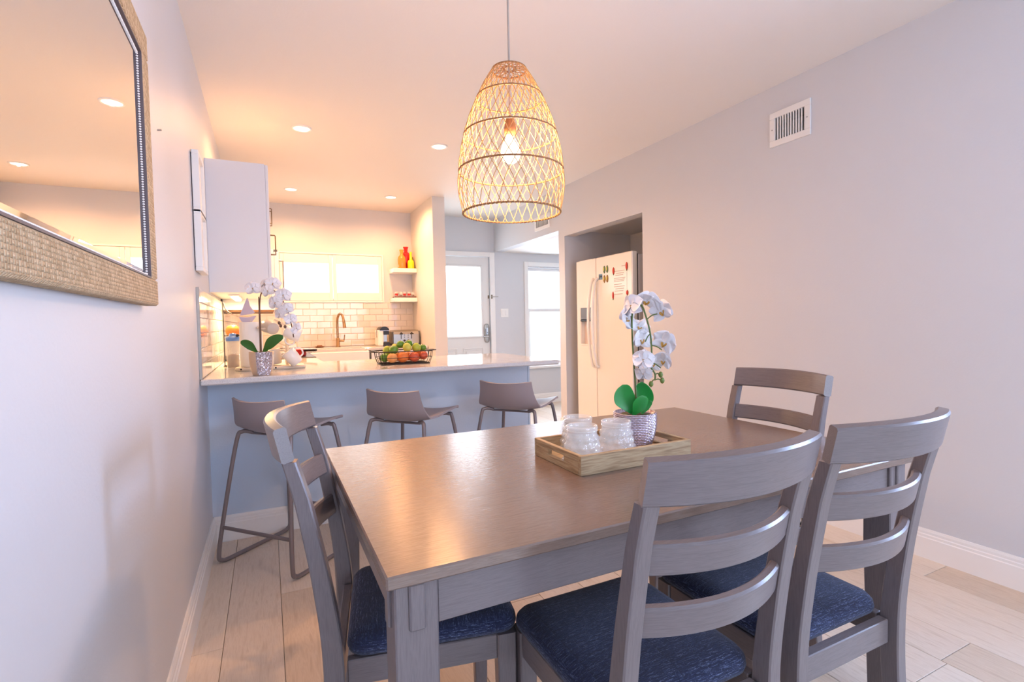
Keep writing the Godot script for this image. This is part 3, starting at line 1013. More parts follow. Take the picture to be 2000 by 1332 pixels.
# ------------------------------------------------------------------ dining furniture
func build_table() -> void:
	var x0 := 0.452
	var x1 := 1.955
	var z0 := -1.745
	var z1 := -0.795
	var c := Vector3((x0 + x1) / 2, 0, (z0 + z1) / 2)
	var hx := (x1 - x0) / 2
	var hz := (z1 - z0) / 2
	var t := thing("dining_table", "rectangular dark grey-brown wooden dining table", "table", c)
	mk("table_top", box1(Vector3(-hx, 0.737, -hz), Vector3(hx, 0.76, hz), 0.003), M.table_top, t)
	for s in [-1, 1]:
		mk("apron", box1(Vector3(-hx + 0.09, 0.652, s * (hz - 0.034) - 0.011), Vector3(hx - 0.09, 0.737, s * (hz - 0.034) + 0.011), 0.002), M.stain_x, t)
		mk("apron", box1(Vector3(s * (hx - 0.034) - 0.011, 0.652, -hz + 0.09), Vector3(s * (hx - 0.034) + 0.011, 0.737, hz - 0.09), 0.002), M.stain_z, t)
	for sx in [-1, 1]:
		for sz in [-1, 1]:
			var st := S()
			var ox: float = sx * (hx - 0.052)
			var oz: float = sz * (hz - 0.052)
			var rows := []
			for q in [[0.0, 0.027], [0.5, 0.037], [0.64, 0.037], [0.737, 0.037]]:
				rows.append(rect8(Vector3(ox, q[0], oz), Vector3.RIGHT, Vector3.FORWARD, q[1], q[1], 0.003))
			sweep(st, rows)
			var leg := mk("leg", st, M.stain_y, t)
			st = S()
			cbox(st, Vector3(ox - 0.014, 0.655, oz + sz * 0.037 - 0.006), Vector3(ox + 0.014, 0.735, oz + sz * 0.037 + 0.006), 0.003)
			mk("corbel", st, M.stain_y, leg)
			st = S()
			cbox(st, Vector3(ox + sx * 0.037 - 0.006, 0.655, oz - 0.014), Vector3(ox + sx * 0.037 + 0.006, 0.735, oz + 0.014), 0.003)
			mk("corbel", st, M.stain_y, leg)

func post_z(y: float) -> float:
	var ys := [0.0, 0.2, 0.43, 0.6, 0.8, 0.96]
	var zs := [0.235, 0.207, 0.196, 0.212, 0.247, 0.286]
	for i in 5:
		if y <= ys[i + 1]:
			var k: float = (y - ys[i]) / (ys[i + 1] - ys[i])
			var a: float = zs[maxi(i - 1, 0)]
			var d: float = zs[mini(i + 2, 5)]
			return cubic_interpolate(zs[i], zs[i + 1], a, d, k)
	return zs[5]

func back_rail(y0: float, y1: float, hw: float, bow: float, th: float, lift := 0.0) -> SurfaceTool:
	# a slat bowed to the rear, leaning with the posts
	var st := S()
	var rows := []
	var n := 18
	for i in n + 1:
		var u := -1.0 + 2.0 * i / n
		var b := bow * (1.0 - u * u)
		var zl := post_z(y0) + b
		var zh := post_z(y1) + b
		var lo := Vector3(u * hw, y0, zl)
		var hi := Vector3(u * hw, y1 + lift * (1.0 - u * u), zh)
		var up := (hi - lo).normalized()
		var side := Vector3(1, 0, -2.0 * bow * u / hw).normalized()
		var out := side.cross(up).normalized()
		rows.append(rect8((lo + hi) / 2, out, up, th / 2, (hi - lo).length() / 2, 0.004))
	sweep(st, rows)
	return st

func build_chairs() -> void:
	var t := thing("dining_chair", "nearest grey wooden ladder-back chair, its back turned to the viewer", "chair", Vector3(0.982, 0, -0.862), 0, "dining chairs round the table")
	for s in [-1, 1]:
		# rear leg and back post in one bent piece
		var rows := []
		for i in 23:
			var y := 0.884 * i / 22.0
			var dep := lerpf(0.016, 0.021, clampf(y / 0.42, 0, 1)) if y < 0.45 else lerpf(0.021, 0.0135, (y - 0.45) / 0.45)
			rows.append(rect8(Vector3(s * 0.178, y, post_z(y)), Vector3.RIGHT, Vector3.FORWARD, 0.0165, dep, 0.003))
		var st := S()
		sweep(st, rows)
		mk("back_post", st, M.stain_y, t)
		rows = []
		for q in [[0.0, 0.016], [0.25, 0.020], [0.40, 0.022], [0.445, 0.022]]:
			rows.append(rect8(Vector3(s * 0.164, q[0], -0.18), Vector3.RIGHT, Vector3.FORWARD, q[1], q[1], 0.003))
		st = S()
		sweep(st, rows)
		mk("leg", st, M.stain_y, t)
		mk("side_rail", box1(Vector3(s * 0.170 - 0.011, 0.388, -0.158), Vector3(s * 0.170 + 0.011, 0.445, 0.17), 0.002), M.stain_z, t)
	mk("front_rail", box1(Vector3(-0.144, 0.388, -0.194), Vector3(0.144, 0.445, -0.172), 0.002), M.stain_x, t)
	mk("rear_rail", box1(Vector3(-0.158, 0.388, 0.176), Vector3(0.158, 0.445, 0.198), 0.002), M.stain_x, t)
	mk("top_rail", back_rail(0.884, 0.955, 0.1925, 0.048, 0.026, 0.004), M.stain_x, t)
	for y in [0.757, 0.645]:
		mk("slat", back_rail(y, y + 0.055, 0.164, 0.041, 0.018), M.stain_x, t)
	var st := S()
	cushion(st, 0.183, 0.188, -0.212, 0.172, [[0.012, 0.445], [0.003, 0.450], [0.0, 0.460], [0.002, 0.472], [0.010, 0.482], [0.026, 0.489], [0.05, 0.493], [0.09, 0.4955], [0.14, 0.497]], 0.045)
	mk("seat_cushion", st, M.tweed, t)
	copy_of(t, "grey wooden ladder-back chair beside the nearest one, further right at the table's long side", Vector3(1.432, 0, -0.868), 0)
	copy_of(t, "grey wooden ladder-back chair at the table's left head, next to the wall with the mirror", Vector3(0.628, 0, -1.252), -101)
	copy_of(t, "grey wooden ladder-back chair at the table's far right head, before the right wall", Vector3(1.757, 0, -1.285), 90)

func build_stools() -> void:
	var t := thing("bar_stool", "grey low-back bar stool nearest the left wall, half hidden by a dining chair", "stool", Vector3(0.372, 0, -2.80), -48, "bar stools at the breakfast bar")
	# shell: u from the front lip over the seat to the top of the back, v across
	var path := spline([Vector3(0, 0.652, -0.20), Vector3(0, 0.662, -0.17), Vector3(0, 0.654, -0.05), Vector3(0, 0.645, 0.06), Vector3(0, 0.655, 0.135), Vector3(0, 0.715, 0.188), Vector3(0, 0.81, 0.215)], 8)
	var shell := func(u: float, v: float) -> Vector3:
		var k := u * (path.size() - 1)
		var i := mini(int(k), path.size() - 2)
		var p: Vector3 = path[i].lerp(path[i + 1], k - i)
		var w := 0.185 + 0.018 * sin(PI * minf(u * 1.1, 1.0))
		w -= 0.02 * smoothstep(0.72, 1.0, u)
		if u < 0.06: w -= 0.02 * pow(1.0 - u / 0.06, 2.0)
		var x := (v - 0.5) * 2.0
		var rise := 0.026 * x * x * (1.0 - smoothstep(0.55, 0.85, u))
		var wrap := -0.045 * x * x * smoothstep(0.5, 0.9, u)
		return Vector3(x * w, p.y + rise + 0.010 * x * x * smoothstep(0.85, 1.0, u), p.z + wrap)
	var st := S()
	plate(st, shell, 36, 16, 0.011)
	mk("seat_shell", st, M.stool, t)
	for s in [-1, 1]:
		st = S()
		var pts := spline([Vector3(s * 0.10, 0.646, -0.13), Vector3(s * 0.150, 0.648, -0.145), Vector3(s * 0.172, 0.61, -0.155), Vector3(s * 0.21, 0.30, -0.195), Vector3(s * 0.236, 0.06, -0.222), Vector3(s * 0.237, 0.018, -0.205), Vector3(s * 0.237, 0.0105, -0.165)], 7)
		var pts2 := spline([Vector3(s * 0.237, 0.0105, 0.165), Vector3(s * 0.237, 0.018, 0.205), Vector3(s * 0.236, 0.06, 0.222), Vector3(s * 0.21, 0.30, 0.195), Vector3(s * 0.176, 0.60, 0.150), Vector3(s * 0.158, 0.645, 0.13), Vector3(s * 0.115, 0.638, 0.10)], 7)
		pts.append_array(pts2)
		tube(st, pts, 0.0102, 10)
		mk("leg_loop", st, M.stool_leg, t)
	st = S()
	tube(st, PackedVector3Array([Vector3(-0.222, 0.185, 0.208), Vector3(0.222, 0.185, 0.208)]), 0.009, 8)
	mk("crossbar", st, M.stool_leg, t)
	st = S()
	tube(st, PackedVector3Array([Vector3(-0.222, 0.185, -0.208), Vector3(0.222, 0.185, -0.208)]), 0.009, 8)
	mk("foot_rest", st, M.stool_leg, t)
	st = S()
	cbox(st, Vector3(-0.10, 0.642, -0.140), Vector3(0.10, 0.652, -0.12), 0.003)
	cbox(st, Vector3(-0.115, 0.630, 0.09), Vector3(0.115, 0.640, 0.11), 0.003)
	mk("seat_bracket", st, M.stool_leg, t)
	copy_of(t, "grey low-back bar stool in the middle of the three", Vector3(1.005, 0, -2.765), -49)
	copy_of(t, "grey low-back bar stool at the right end of the breakfast bar", Vector3(1.665, 0, -2.765), -51)

# ------------------------------------------------------------------ lamps
func build_pendant() -> void:
	var k := 1.6 / 989.0
	var y0 := 1.505
	var at := Vector3(1.005, y0, -1.45)
	var t := thing("pendant_lamp", "open-weave bell-shaped rattan pendant lamp over the table", "lamp", at)
	# rings: height above the lower rim, radius
	var ring := [[0.0, 94.6 * k], [80 * k, 101.5 * k], [149 * k, 90 * k], [219 * k, 64 * k], [274 * k, 33 * k]]
	var prof := spline([Vector3(ring[0][1], 0, 0), Vector3(103 * k, 46 * k, 0), Vector3(ring[1][1], ring[1][0], 0), Vector3(98 * k, 112 * k, 0), Vector3(ring[2][1], ring[2][0], 0), Vector3(79 * k, 184 * k, 0), Vector3(ring[3][1], ring[3][0], 0), Vector3(50 * k, 247 * k, 0), Vector3(ring[4][1], ring[4][0], 0)], 4)
	for q in ring:
		var st := S()
		var pts := PackedVector3Array()
		for i in 56:
			var a := TAU * i / 56
			pts.append(Vector3(q[1] * cos(a), q[0], q[1] * sin(a)))
		tube(st, pts, 0.0027, 6, true)
		mk("hoop", st, M.rattan_dark, t)
	var st := S()
	var n := 32
	for dirn in [-1, 1]:
		for i in n:
			var pts := PackedVector3Array()
			for j in prof.size():
				var f := float(j) / (prof.size() - 1)
				var a: float = TAU * (i + 0.25 * dirn) / n + dirn * f * 1.5 + 0.012 * sin(f * 5.0 + i * 2.0)
				var off: float = 0.0008 * dirn
				pts.append(Vector3((prof[j].x + off) * cos(a), prof[j].y, (prof[j].x + off) * sin(a)))
			tube(st, pts, 0.0013, 5)
	var weave := mk("cane_weave", st, M.rattan, t)
	weave.set_meta("kind", "stuff")
	# binding on the lower rim
	st = S()
	var wrap := PackedVector3Array()
	for i in 700:
		var a := TAU * i / 700.0
		var b := TAU * i / 10.0
		wrap.append(Vector3((ring[0][1] + 0.0034 * cos(b)) * cos(a), 0.0034 * sin(b), (ring[0][1] + 0.0034 * cos(b)) * sin(a)))
	tube(st, wrap, 0.0011, 4, true)
	mk("rim_binding", st, M.rattan, t)
	# flat woven top with a hole for the cord
	st = S()
	for i in 14:
		var a := TAU * i / 14.0
		for d in [-1, 1]:
			tube(st, PackedVector3Array([Vector3(ring[4][1] * cos(a), ring[4][0], ring[4][1] * sin(a)), Vector3(0.014 * cos(a + d * 0.9), ring[4][0] + 0.004, 0.014 * sin(a + d * 0.9))]), 0.0013, 5)
	var lid := mk("top_weave", st, M.rattan_dark, t)
	lid.set_meta("kind", "stuff")
	st = S()
	lathe(st, [[0.0, 0.245], [0.010, 0.245], [0.014, 0.235], [0.019, 0.21], [0.019, 0.186], [0.0, 0.186]], 16, Transform3D(Basis(), Vector3(0, 0.055, 0)))
	mk("socket", st, M.rattan_dark, t)
	st = S()
	tube(st, PackedVector3Array([Vector3(0, 0.285, 0), Vector3(0, H - y0 - 0.02, 0)]), 0.0035, 8)
	mk("cord", st, M.cord, t)
	st = S()
	lathe(st, [[0.0, H - y0 - 0.03], [0.03, H - y0 - 0.028], [0.05, H - y0 - 0.005], [0.05, H - y0], [0.0, H - y0]], 20)
	mk("ceiling_rose", st, M.white, t)
	st = S()
	lathe(st, [[0.0, 0.155], [0.014, 0.157], [0.024, 0.165], [0.0305, 0.180], [0.031, 0.195], [0.026, 0.212], [0.017, 0.228], [0.0135, 0.236], [0.0, 0.236]], 20)
	mk("bulb", st, M.bulb_glow, t)
	var l := OmniLight3D.new()
	l.name = "bulb_light"
	l.light_energy = 0.42
	l.light_color = C(255, 198, 150)
	l.light_size = 0.025
	l.omni_range = 12.0
	l.omni_attenuation = 2.0
	l.shadow_enabled = true
	t.add_child(l)
	l.position = Vector3(0, 0.19, 0)

func build_downlights() -> void:
	var names := ["near left recessed ceiling light over the breakfast bar", "near right recessed ceiling light over the kitchen", "far left recessed ceiling light near the wall cabinets", "far right recessed ceiling light near the partition wall"]
	var spots := [Vector3(0.563, H, -3.88), Vector3(1.559, H, -3.86), Vector3(0.562, H, -5.62), Vector3(1.56, H, -5.58)]
	for i in 4:
		var t := thing("ceiling_light", names[i], "light", spots[i], 0, "recessed kitchen ceiling lights")
		var st := S()
		lathe(st, [[0.068, 0.0], [0.066, -0.006], [0.056, -0.008], [0.052, -0.002], [0.052, 0.0]], 32)
		mk("trim_ring", st, M.white, t)
		st = S()
		lathe(st, [[0.0, -0.005], [0.03, -0.005], [0.053, -0.003], [0.053, 0.0], [0.0, 0.0]], 32)
		mk("light_lens", st, M.downlight_glow, t)
		var l := SpotLight3D.new()
		l.name = "downlight"
		l.light_energy = 1.6
		l.light_color = C(255, 184, 122)
		l.light_size = 0.012
		l.spot_range = 14.0
		l.spot_angle = 82.0
		l.spot_angle_attenuation = 0.6
		l.spot_attenuation = 2.0
		l.shadow_enabled = true
		t.add_child(l)
		l.rotation_degrees.x = -90
		l.position = Vector3(0, -0.010, 0)

# ------------------------------------------------------------------ on the walls
func build_wall_things() -> void:
	# mirror: frame of four seagrass-wrapped boards
	var t := thing("wall_mirror", "large mirror in a woven seagrass frame on the left wall", "mirror", Vector3(0, 1.222, -1.035))
	var hz := 0.60
	var hh := 0.705
	var fw := 0.068
	for q in [[Vector3(0.004, 0, -hz), Vector3(0.038, fw, hz)], [Vector3(0.004, hh - fw, -hz), Vector3(0.038, hh, hz)], [Vector3(0.004, fw, -hz), Vector3(0.038, hh - fw, -hz + fw)], [Vector3(0.004, fw, hz - fw), Vector3(0.038, hh - fw, hz)]]:
		mk("frame_board", box1(q[0], q[1], 0.005), M.seagrass, t)
	mk("backing", box1(Vector3(0.0, 0.004, -hz + 0.004), Vector3(0.006, hh - 0.004, hz - 0.004), 0.0), M.dark_edge, t)
	var gl := mk("mirror_glass", box1(Vector3(0.010, fw - 0.005, -hz + fw - 0.005), Vector3(0.024, hh - fw + 0.005, hz - fw + 0.005), 0.0), M.mirror, t)
	for q in [[Vector3(0.018, fw, -hz + fw), Vector3(0.036, fw + 0.004, hz - fw)], [Vector3(0.018, hh - fw - 0.004, -hz + fw), Vector3(0.036, hh - fw, hz - fw)], [Vector3(0.018, fw + 0.004, -hz + fw), Vector3(0.036, hh - fw - 0.004, -hz + fw + 0.004)], [Vector3(0.018, fw + 0.004, hz - fw - 0.004), Vector3(0.036, hh - fw - 0.004, hz - fw)]]:
		mk("inner_liner", box1(q[0], q[1], 0.0), M.dark_edge, t)
	# string of beads where the glass meets the frame
	var bead := S()
	var corner := [Vector3(0.0275, fw + 0.008, -hz + fw + 0.008), Vector3(0.0275, hh - fw - 0.008, -hz + fw + 0.008), Vector3(0.0275, hh - fw - 0.008, hz - fw - 0.008), Vector3(0.0275, fw + 0.008, hz - fw - 0.008)]
	for e in 4:
		var pa: Vector3 = corner[e]
		var pb: Vector3 = corner[(e + 1) % 4]
		var cnt := int((pb - pa).length() / 0.0062)
		for i in cnt:
			lathe(bead, [[0.0, -0.0025], [0.0022, -0.0014], [0.0026, 0.0], [0.0022, 0.0014], [0.0, 0.0025]], 6, Transform3D(Basis(), pa.lerp(pb, (i + 0.5) / cnt)))
	var bd := mk("bead_edge", bead, M.trim, t)
	bd.set_meta("kind", "stuff")
	var st := S()
	var a := fw
	var b := 0.018
	for s in [-1, 1]:
		# bevelled edge strips of the glass
		var zo: float = s * (hz - a)
		var zi: float = s * (hz - a - b)
		var q := [Vector3(0.0245, a, zo), Vector3(0.0275, a + b, zi), Vector3(0.0275, hh - a - b, zi), Vector3(0.0245, hh - a, zo)]
		if s > 0: q.reverse()
		quad(st, q[0], q[1], q[2], q[3])
		var yo: float = a if s < 0 else hh - a
		var yi: float = a + b if s < 0 else hh - a - b
		q = [Vector3(0.0245, yo, -hz + a), Vector3(0.0245, yo, hz - a), Vector3(0.0275, yi, hz - a - b), Vector3(0.0275, yi, -hz + a + b)]
		if s < 0: q.reverse()
		quad(st, q[0], q[1], q[2], q[3])
	var z0 := hz - a - b
	quad(st, Vector3(0.0275, a + b, z0), Vector3(0.0275, a + b, -z0), Vector3(0.0275, hh - a - b, -z0), Vector3(0.0275, hh - a - b, z0))
	mk("bevel", st, M.mirror, gl)
	# two small frames
	for k in 2:
		var y: float = [1.71, 1.432][k]
		t = thing("wall_picture", ["upper small white picture frame beside the wall cabinet", "lower small white picture frame beside the wall cabinet"][k], "picture", Vector3(0, y, -2.925), 0, "white frames by the wall cabinet")
		for q in [[Vector3(0.004, 0, -0.12), Vector3(0.034, 0.02, 0.12)], [Vector3(0.004, 0.27, -0.12), Vector3(0.034, 0.29, 0.12)], [Vector3(0.004, 0.02, -0.12), Vector3(0.034, 0.27, -0.10)], [Vector3(0.004, 0.02, 0.10), Vector3(0.034, 0.27, 0.12)]]:
			mk("frame_bar", box1(q[0], q[1], 0.002), M.white, t)
		mk("mat_board", box1(Vector3(0.006, 0.015, -0.105), Vector3(0.02, 0.275, 0.105), 0.0), M.paper, t)
		mk("print", box1(Vector3(0.02, 0.07, -0.055), Vector3(0.0208, 0.22, 0.055), 0.0), M.art, t)
		mk("back_board", box1(Vector3(0.0, 0.012, -0.108), Vector3(0.006, 0.278, 0.108), 0.0), M.dark_edge, t)
	var nail := mk("wall_nail", bar(Vector3(0, 0, 0), Vector3(0.012, 0.002, 0), 0.0025, 6), M.steel)
	nail.position = Vector3(0, 1.80, -1.98)
	tag(nail, "lone small nail in the left wall beside the mirror", "nail")
	# air vents on the right wall
	vent("air_vent", "white louvred air vent high on the right wall", Vector3(W, 2.187, -1.990), 0.128, 0.203, 11)
	vent("air_vent", "white air vent above the hall opening, partly behind the pendant lamp", Vector3(W, 2.185, -4.95), 0.17, 0.155, 9)
	# light switch
	t = thing("switch_plate", "white double light switch beside the entrance door", "switch", Vector3(3.235, 1.29, ZB))
	mk("plate", box1(Vector3(-0.058, -0.058, 0), Vector3(0.058, 0.058, 0.006), 0.003), M.white, t)
	for s in [-1, 1]:
		mk("rocker", box1(Vector3(s * 0.026 - 0.016, -0.034, 0.006), Vector3(s * 0.026 + 0.016, 0.034, 0.011), 0.003), M.trim, t)

func vent(called: String, label: String, at: Vector3, hz: float, h: float, n: int) -> void:
	var t := thing(called, label, "vent", at)
	var bw := 0.036
	# sheet-metal duct let into the wall
	var dz := hz - bw
	var dst := S()
	cbox(dst, Vector3(0.112, bw, -dz), Vector3(0.114, h - bw, dz), 0.0)
	cbox(dst, Vector3(0.0, bw, -dz), Vector3(0.112, bw + 0.002, dz), 0.0)
	cbox(dst, Vector3(0.0, h - bw - 0.002, -dz), Vector3(0.112, h - bw, dz), 0.0)
	cbox(dst, Vector3(0.0, bw + 0.002, -dz), Vector3(0.112, h - bw - 0.002, -dz + 0.002), 0.0)
	cbox(dst, Vector3(0.0, bw + 0.002, dz - 0.002), Vector3(0.112, h - bw - 0.002, dz), 0.0)
	mk("duct", dst, M.galvanised, t)
	for q in [[Vector3(-0.012, 0, -hz), Vector3(0, bw, hz)], [Vector3(-0.012, h - bw, -hz), Vector3(0, h, hz)], [Vector3(-0.012, bw, -hz), Vector3(0, h - bw, -hz + bw)], [Vector3(-0.012, bw, hz - bw), Vector3(0, h - bw, hz)]]:
		mk("frame_bar", box1(q[0], q[1], 0.002), M.white, t)
	var step := (2 * hz - 2 * bw) / n
	for i in n - 1:
		var z := -hz + bw + step * (i + 1)
		var st := S()
		cbox(st, Vector3(-0.0045, bw, -0.0035), Vector3(0.0045, h - bw, 0.0035), 0.0, Transform3D(Basis(Vector3.UP, deg_to_rad(12)), Vector3(-0.005, 0, z)))
		mk("louvre", st, M.white, t)
	for s in [-1, 1]:
		var st := S()
		lathe(st, [[0.0, 0.002], [0.004, 0.001], [0.004, 0.0]], 8, Transform3D(Basis(Vector3(0, 0, 1), PI / 2), Vector3(-0.012, h / 2, s * (hz - 0.018))))
		mk("screw", st, M.steel, t)

# ------------------------------------------------------------------ plants
func petal_mesh(length: float, width: float, cup: float, curl: float) -> ArrayMesh:
	var f := func(u: float, v: float) -> Vector3:
		var x := (v - 0.5) * 2.0
		var w := width * pow(sin(PI * clampf(pow(u, 0.75) * 0.97 + 0.03, 0, 1)), 0.7)
		return Vector3(x * w, u * length, cup * x * x * w / width - curl * u * u + 0.0015 * sin(6.0 * x + 4.0 * u))
	var st := S()
	plate(st, f, 8, 8, 0.0012)
	return done(st)

func orchid_flower(parent: Node3D, at: Vector3, face: Vector3, size: float, roll: float, ms: Array) -> void:
	var fl := Node3D.new()
	fl.name = "flower"
	parent.add_child(fl, true)
	var z := face.normalized()
	var x := Vector3.UP.cross(z).normalized()
	var y := z.cross(x)
	fl.transform = Transform3D(Basis(x, y, z) * Basis(Vector3(0, 0, 1), roll) * Basis().scaled(Vector3.ONE * size), at)
	for a in [0.0, 2.15, -2.15]:
		inst("sepal", ms[0], M.petal, fl, Transform3D(Basis(Vector3(0, 0, 1), a), Vector3(0, 0, -0.002)))
	for a in [1.25, -1.25]:
		inst("petal", ms[1], M.petal, fl, Transform3D(Basis(Vector3(0, 0, 1), a), Vector3(0, 0, 0.002)))
	inst("lip", ms[2], M.lip, fl, Transform3D(Basis(Vector3(0, 0, 1), PI) * Basis(Vector3(1, 0, 0), -0.7), Vector3(0, 0.002, 0.004)))

func orchid_leaf(parent: Node3D, base: Vector3, tip: Vector3, side: Vector3, width: float, bend: Vector3, m: Material) -> void:
	var axis := tip - base
	side = (side - axis * side.dot(axis) / axis.length_squared()).normalized()
	var f := func(u: float, v: float) -> Vector3:
		var x := (v - 0.5) * 2.0
		var w := width * (0.22 + 0.78 * smoothstep(0.0, 0.5, u)) * sqrt(maxf(1.0 - pow(maxf(u - 0.45, 0.0) / 0.55, 2.4), 0.0))
		var p := base + axis * u + bend * sin(PI * u)
		var n := side.cross(axis).normalized()
		return p + side * x * w - n * (1.0 - x * x) * width * 0.16 * sin(PI * u)
	var st := S()
	plate(st, f, 18, 8, 0.0022)
	var lf := mk("leaf", st, m, parent)
	st = S()
	var rib := PackedVector3Array()
	for i in 9: rib.append(f.call(0.04 + 0.9 * i / 8.0, 0.5))
	tube(st, rib, 0.0012, 5)
	mk("midrib", st, m, lf)

func build_tray() -> void:
	# tray
	var t := thing("serving_tray", "greyish wooden tray with cut-out handles on the dining table", "tray", Vector3(1.2, 0.76, -1.21))
	var hx := 0.19
	var hz := 0.125
	mk("bottom", box1(Vector3(-hx + 0.01, 0.003, -hz + 0.01), Vector3(hx - 0.01, 0.012, hz - 0.01), 0.001), M.tray_x, t)
	for s in [-1, 1]:
		mk("long_side", box1(Vector3(-hx, 0.0, s * (hz - 0.006) - 0.006), Vector3(hx, 0.052, s * (hz - 0.006) + 0.006), 0.0015), M.tray_x, t)
		# short side with a slot
		var st := S()
		var x0: float = s * (hx - 0.006) - 0.006
		var x1: float = s * (hx - 0.006) + 0.006
		cbox(st, Vector3(x0, 0, -hz + 0.012), Vector3(x1, 0.02, hz - 0.012), 0.0015)
		cbox(st, Vector3(x0, 0.036, -hz + 0.012), Vector3(x1, 0.052, hz - 0.012), 0.0015)
		cbox(st, Vector3(x0, 0.02, -hz + 0.012), Vector3(x1, 0.036, -0.042), 0.0005)
		cbox(st, Vector3(x0, 0.02, 0.042), Vector3(x1, 0.036, hz - 0.012), 0.0005)
		mk("handle_side", st, M.tray_z, t)
	# scalloped glass jars
	var wob := func(r: float, y: float, a: float) -> float:
		if r < 0.03 or y > 0.078 or y < 0.006: return r
		var row := y / 0.0195
		var ph := a * 5.0 + (PI / 2 if int(row) % 2 else 0.0)
		return r + 0.0058 * pow(absf(sin(ph)), 1.3) * sin(PI * (row - floorf(row)))
	var st := S()
	var prof := [[0.0, 0.0], [0.048, 0.0], [0.052, 0.004]]
	for i in 25:
		var y := 0.006 + 0.003 * i
		prof.append([0.053 - 0.0125 * clampf((y - 0.01) / 0.07, 0, 1), y])
	prof.append_array([[0.0405, 0.084], [0.0405, 0.090], [0.043, 0.094], [0.043, 0.1], [0.041, 0.102], [0.038, 0.1], [0.037, 0.09], [0.0375, 0.08], [0.044, 0.05], [0.048, 0.02], [0.044, 0.010], [0.0, 0.009]])
	lathe(st, prof, 72, Transform3D(), wob)
	var jm := done(st)
	st = S()
	lathe(st, [[0.0385, 0.0865], [0.0422, 0.0865], [0.0425, 0.0885], [0.0422, 0.0905], [0.0385, 0.0905]], 28)
	var wm := done(st)
	var spots := [[Vector3(1.068, 0.772, -1.165), "scalloped glass jar at the tray's front left corner"], [Vector3(1.188, 0.772, -1.17), "scalloped glass jar in the tray next to the orchid pot"], [Vector3(1.128, 0.772, -1.277), "scalloped glass jar at the back of the tray behind the others"]]
	for q in spots:
		var j := thing("glass_jar", q[1], "jar", q[0], 0, "glass jars in the tray")
		inst("glass", jm, M.jar_glass, j)
		inst("neck_ring", wm, M.jar_glass, j)
	# orchid in a silver pot
	var o := thing("potted_orchid", "white orchid in a ribbed silver pot on the dining table tray", "plant", Vector3(1.302, 0.772, -1.225), -25.8)
	var pot_wob := func(r: float, y: float, a: float) -> float:
		if r < 0.035: return r
		var row := y / 0.0052
		return r + 0.0011 * sin(TAU * (row - floorf(row))) + 0.0007 * signf(sin(a * 36.0 + PI * (int(row) % 2)))
	st = S()
	prof = [[0.0, 0.0], [0.041, 0.0], [0.043, 0.002]]
	for i in 80:
		var y := 0.003 + 0.0013 * i
		prof.append([0.043 + 0.021 * pow(sin(PI * 0.5 * clampf(y / 0.09, 0, 1)), 0.85), y])
	prof.append_array([[0.0635, 0.108], [0.060, 0.108], [0.059, 0.097], [0.05, 0.092], [0.0, 0.092]])
	lathe(st, prof, 144, Transform3D(), pot_wob)
	mk("pot", st, M.pot_mosaic, o)
	st = S()
	lathe(st, [[0.058, 0.09], [0.05, 0.099], [0.025, 0.102], [0.0, 0.104]], 20)
	mk("moss", st, M.moss, o)
	orchid_leaf(o, Vector3(-0.004, 0.098, 0.008), Vector3(-0.040, 0.192, 0.012), Vector3(1, 0.3, 0), 0.032, Vector3(-0.012, 0.004, 0.004), M.leaf)
	orchid_leaf(o, Vector3(0.008, 0.098, -0.012), Vector3(0.026, 0.196, -0.014), Vector3(1, -0.2, 0.2), 0.029, Vector3(0.014, 0.0, 0.0), M.leaf)
	orchid_leaf(o, Vector3(-0.012, 0.098, 0.022), Vector3(0.024, 0.160, 0.036), Vector3(0.8, -0.6, 0.1), 0.020, Vector3(-0.002, 0.004, 0.008), M.leaf)
	orchid_leaf(o, Vector3(0.014, 0.098, 0.014), Vector3(0.046, 0.142, 0.018), Vector3(0.6, -0.8, 0.0), 0.010, Vector3(0.0, 0.003, 0.0), M.leaf)
	st = S()
	var main := spline([Vector3(0.003, 0.10, 0.0), Vector3(0.004, 0.15, 0.0), Vector3(-0.002, 0.25, 0.0), Vector3(-0.006, 0.337, -0.002), Vector3(-0.005, 0.412, 0.0), Vector3(0.008, 0.438, 0.004), Vector3(0.022, 0.430, 0.008), Vector3(0.030, 0.407, 0.012), Vector3(0.044, 0.352, 0.014), Vector3(0.048, 0.29, 0.016), Vector3(0.043, 0.251, 0.018), Vector3(0.056, 0.225, 0.02), Vector3(0.056, 0.206, 0.02)], 6)
	tube(st, main, 0.0026, 7)
	mk("stem", st, M.stem, o)
	mk("support_stick", bar(Vector3(0.006, 0.095, -0.004), Vector3(-0.008, 0.40, -0.004), 0.0022, 6), M.stem_brown, o)
	var twig := [[Vector3(0.036, 0.39, 0.013), Vector3(0.066, 0.405, 0.016)], [Vector3(0.045, 0.345, 0.014), Vector3(0.028, 0.322, 0.02)], [Vector3(0.047, 0.31, 0.016), Vector3(0.078, 0.296, 0.018)], [Vector3(0.047, 0.28, 0.016), Vector3(0.03, 0.258, 0.022)], [Vector3(0.043, 0.258, 0.018), Vector3(0.074, 0.242, 0.02)], [Vector3(0.044, 0.25, 0.018), Vector3(0.026, 0.232, 0.022)], [Vector3(0.056, 0.222, 0.02), Vector3(0.072, 0.222, 0.02)], [Vector3(0.056, 0.206, 0.02), Vector3(0.046, 0.198, 0.02)], [Vector3(0.056, 0.206, 0.02), Vector3(0.076, 0.204, 0.02)]]
	for q in twig:
		st = S()
		tube(st, spline([q[0], (q[0] + q[1]) / 2 + Vector3(0, 0.004, 0), q[1]], 3), 0.0018, 5)
		mk("twig", st, M.stem, o)
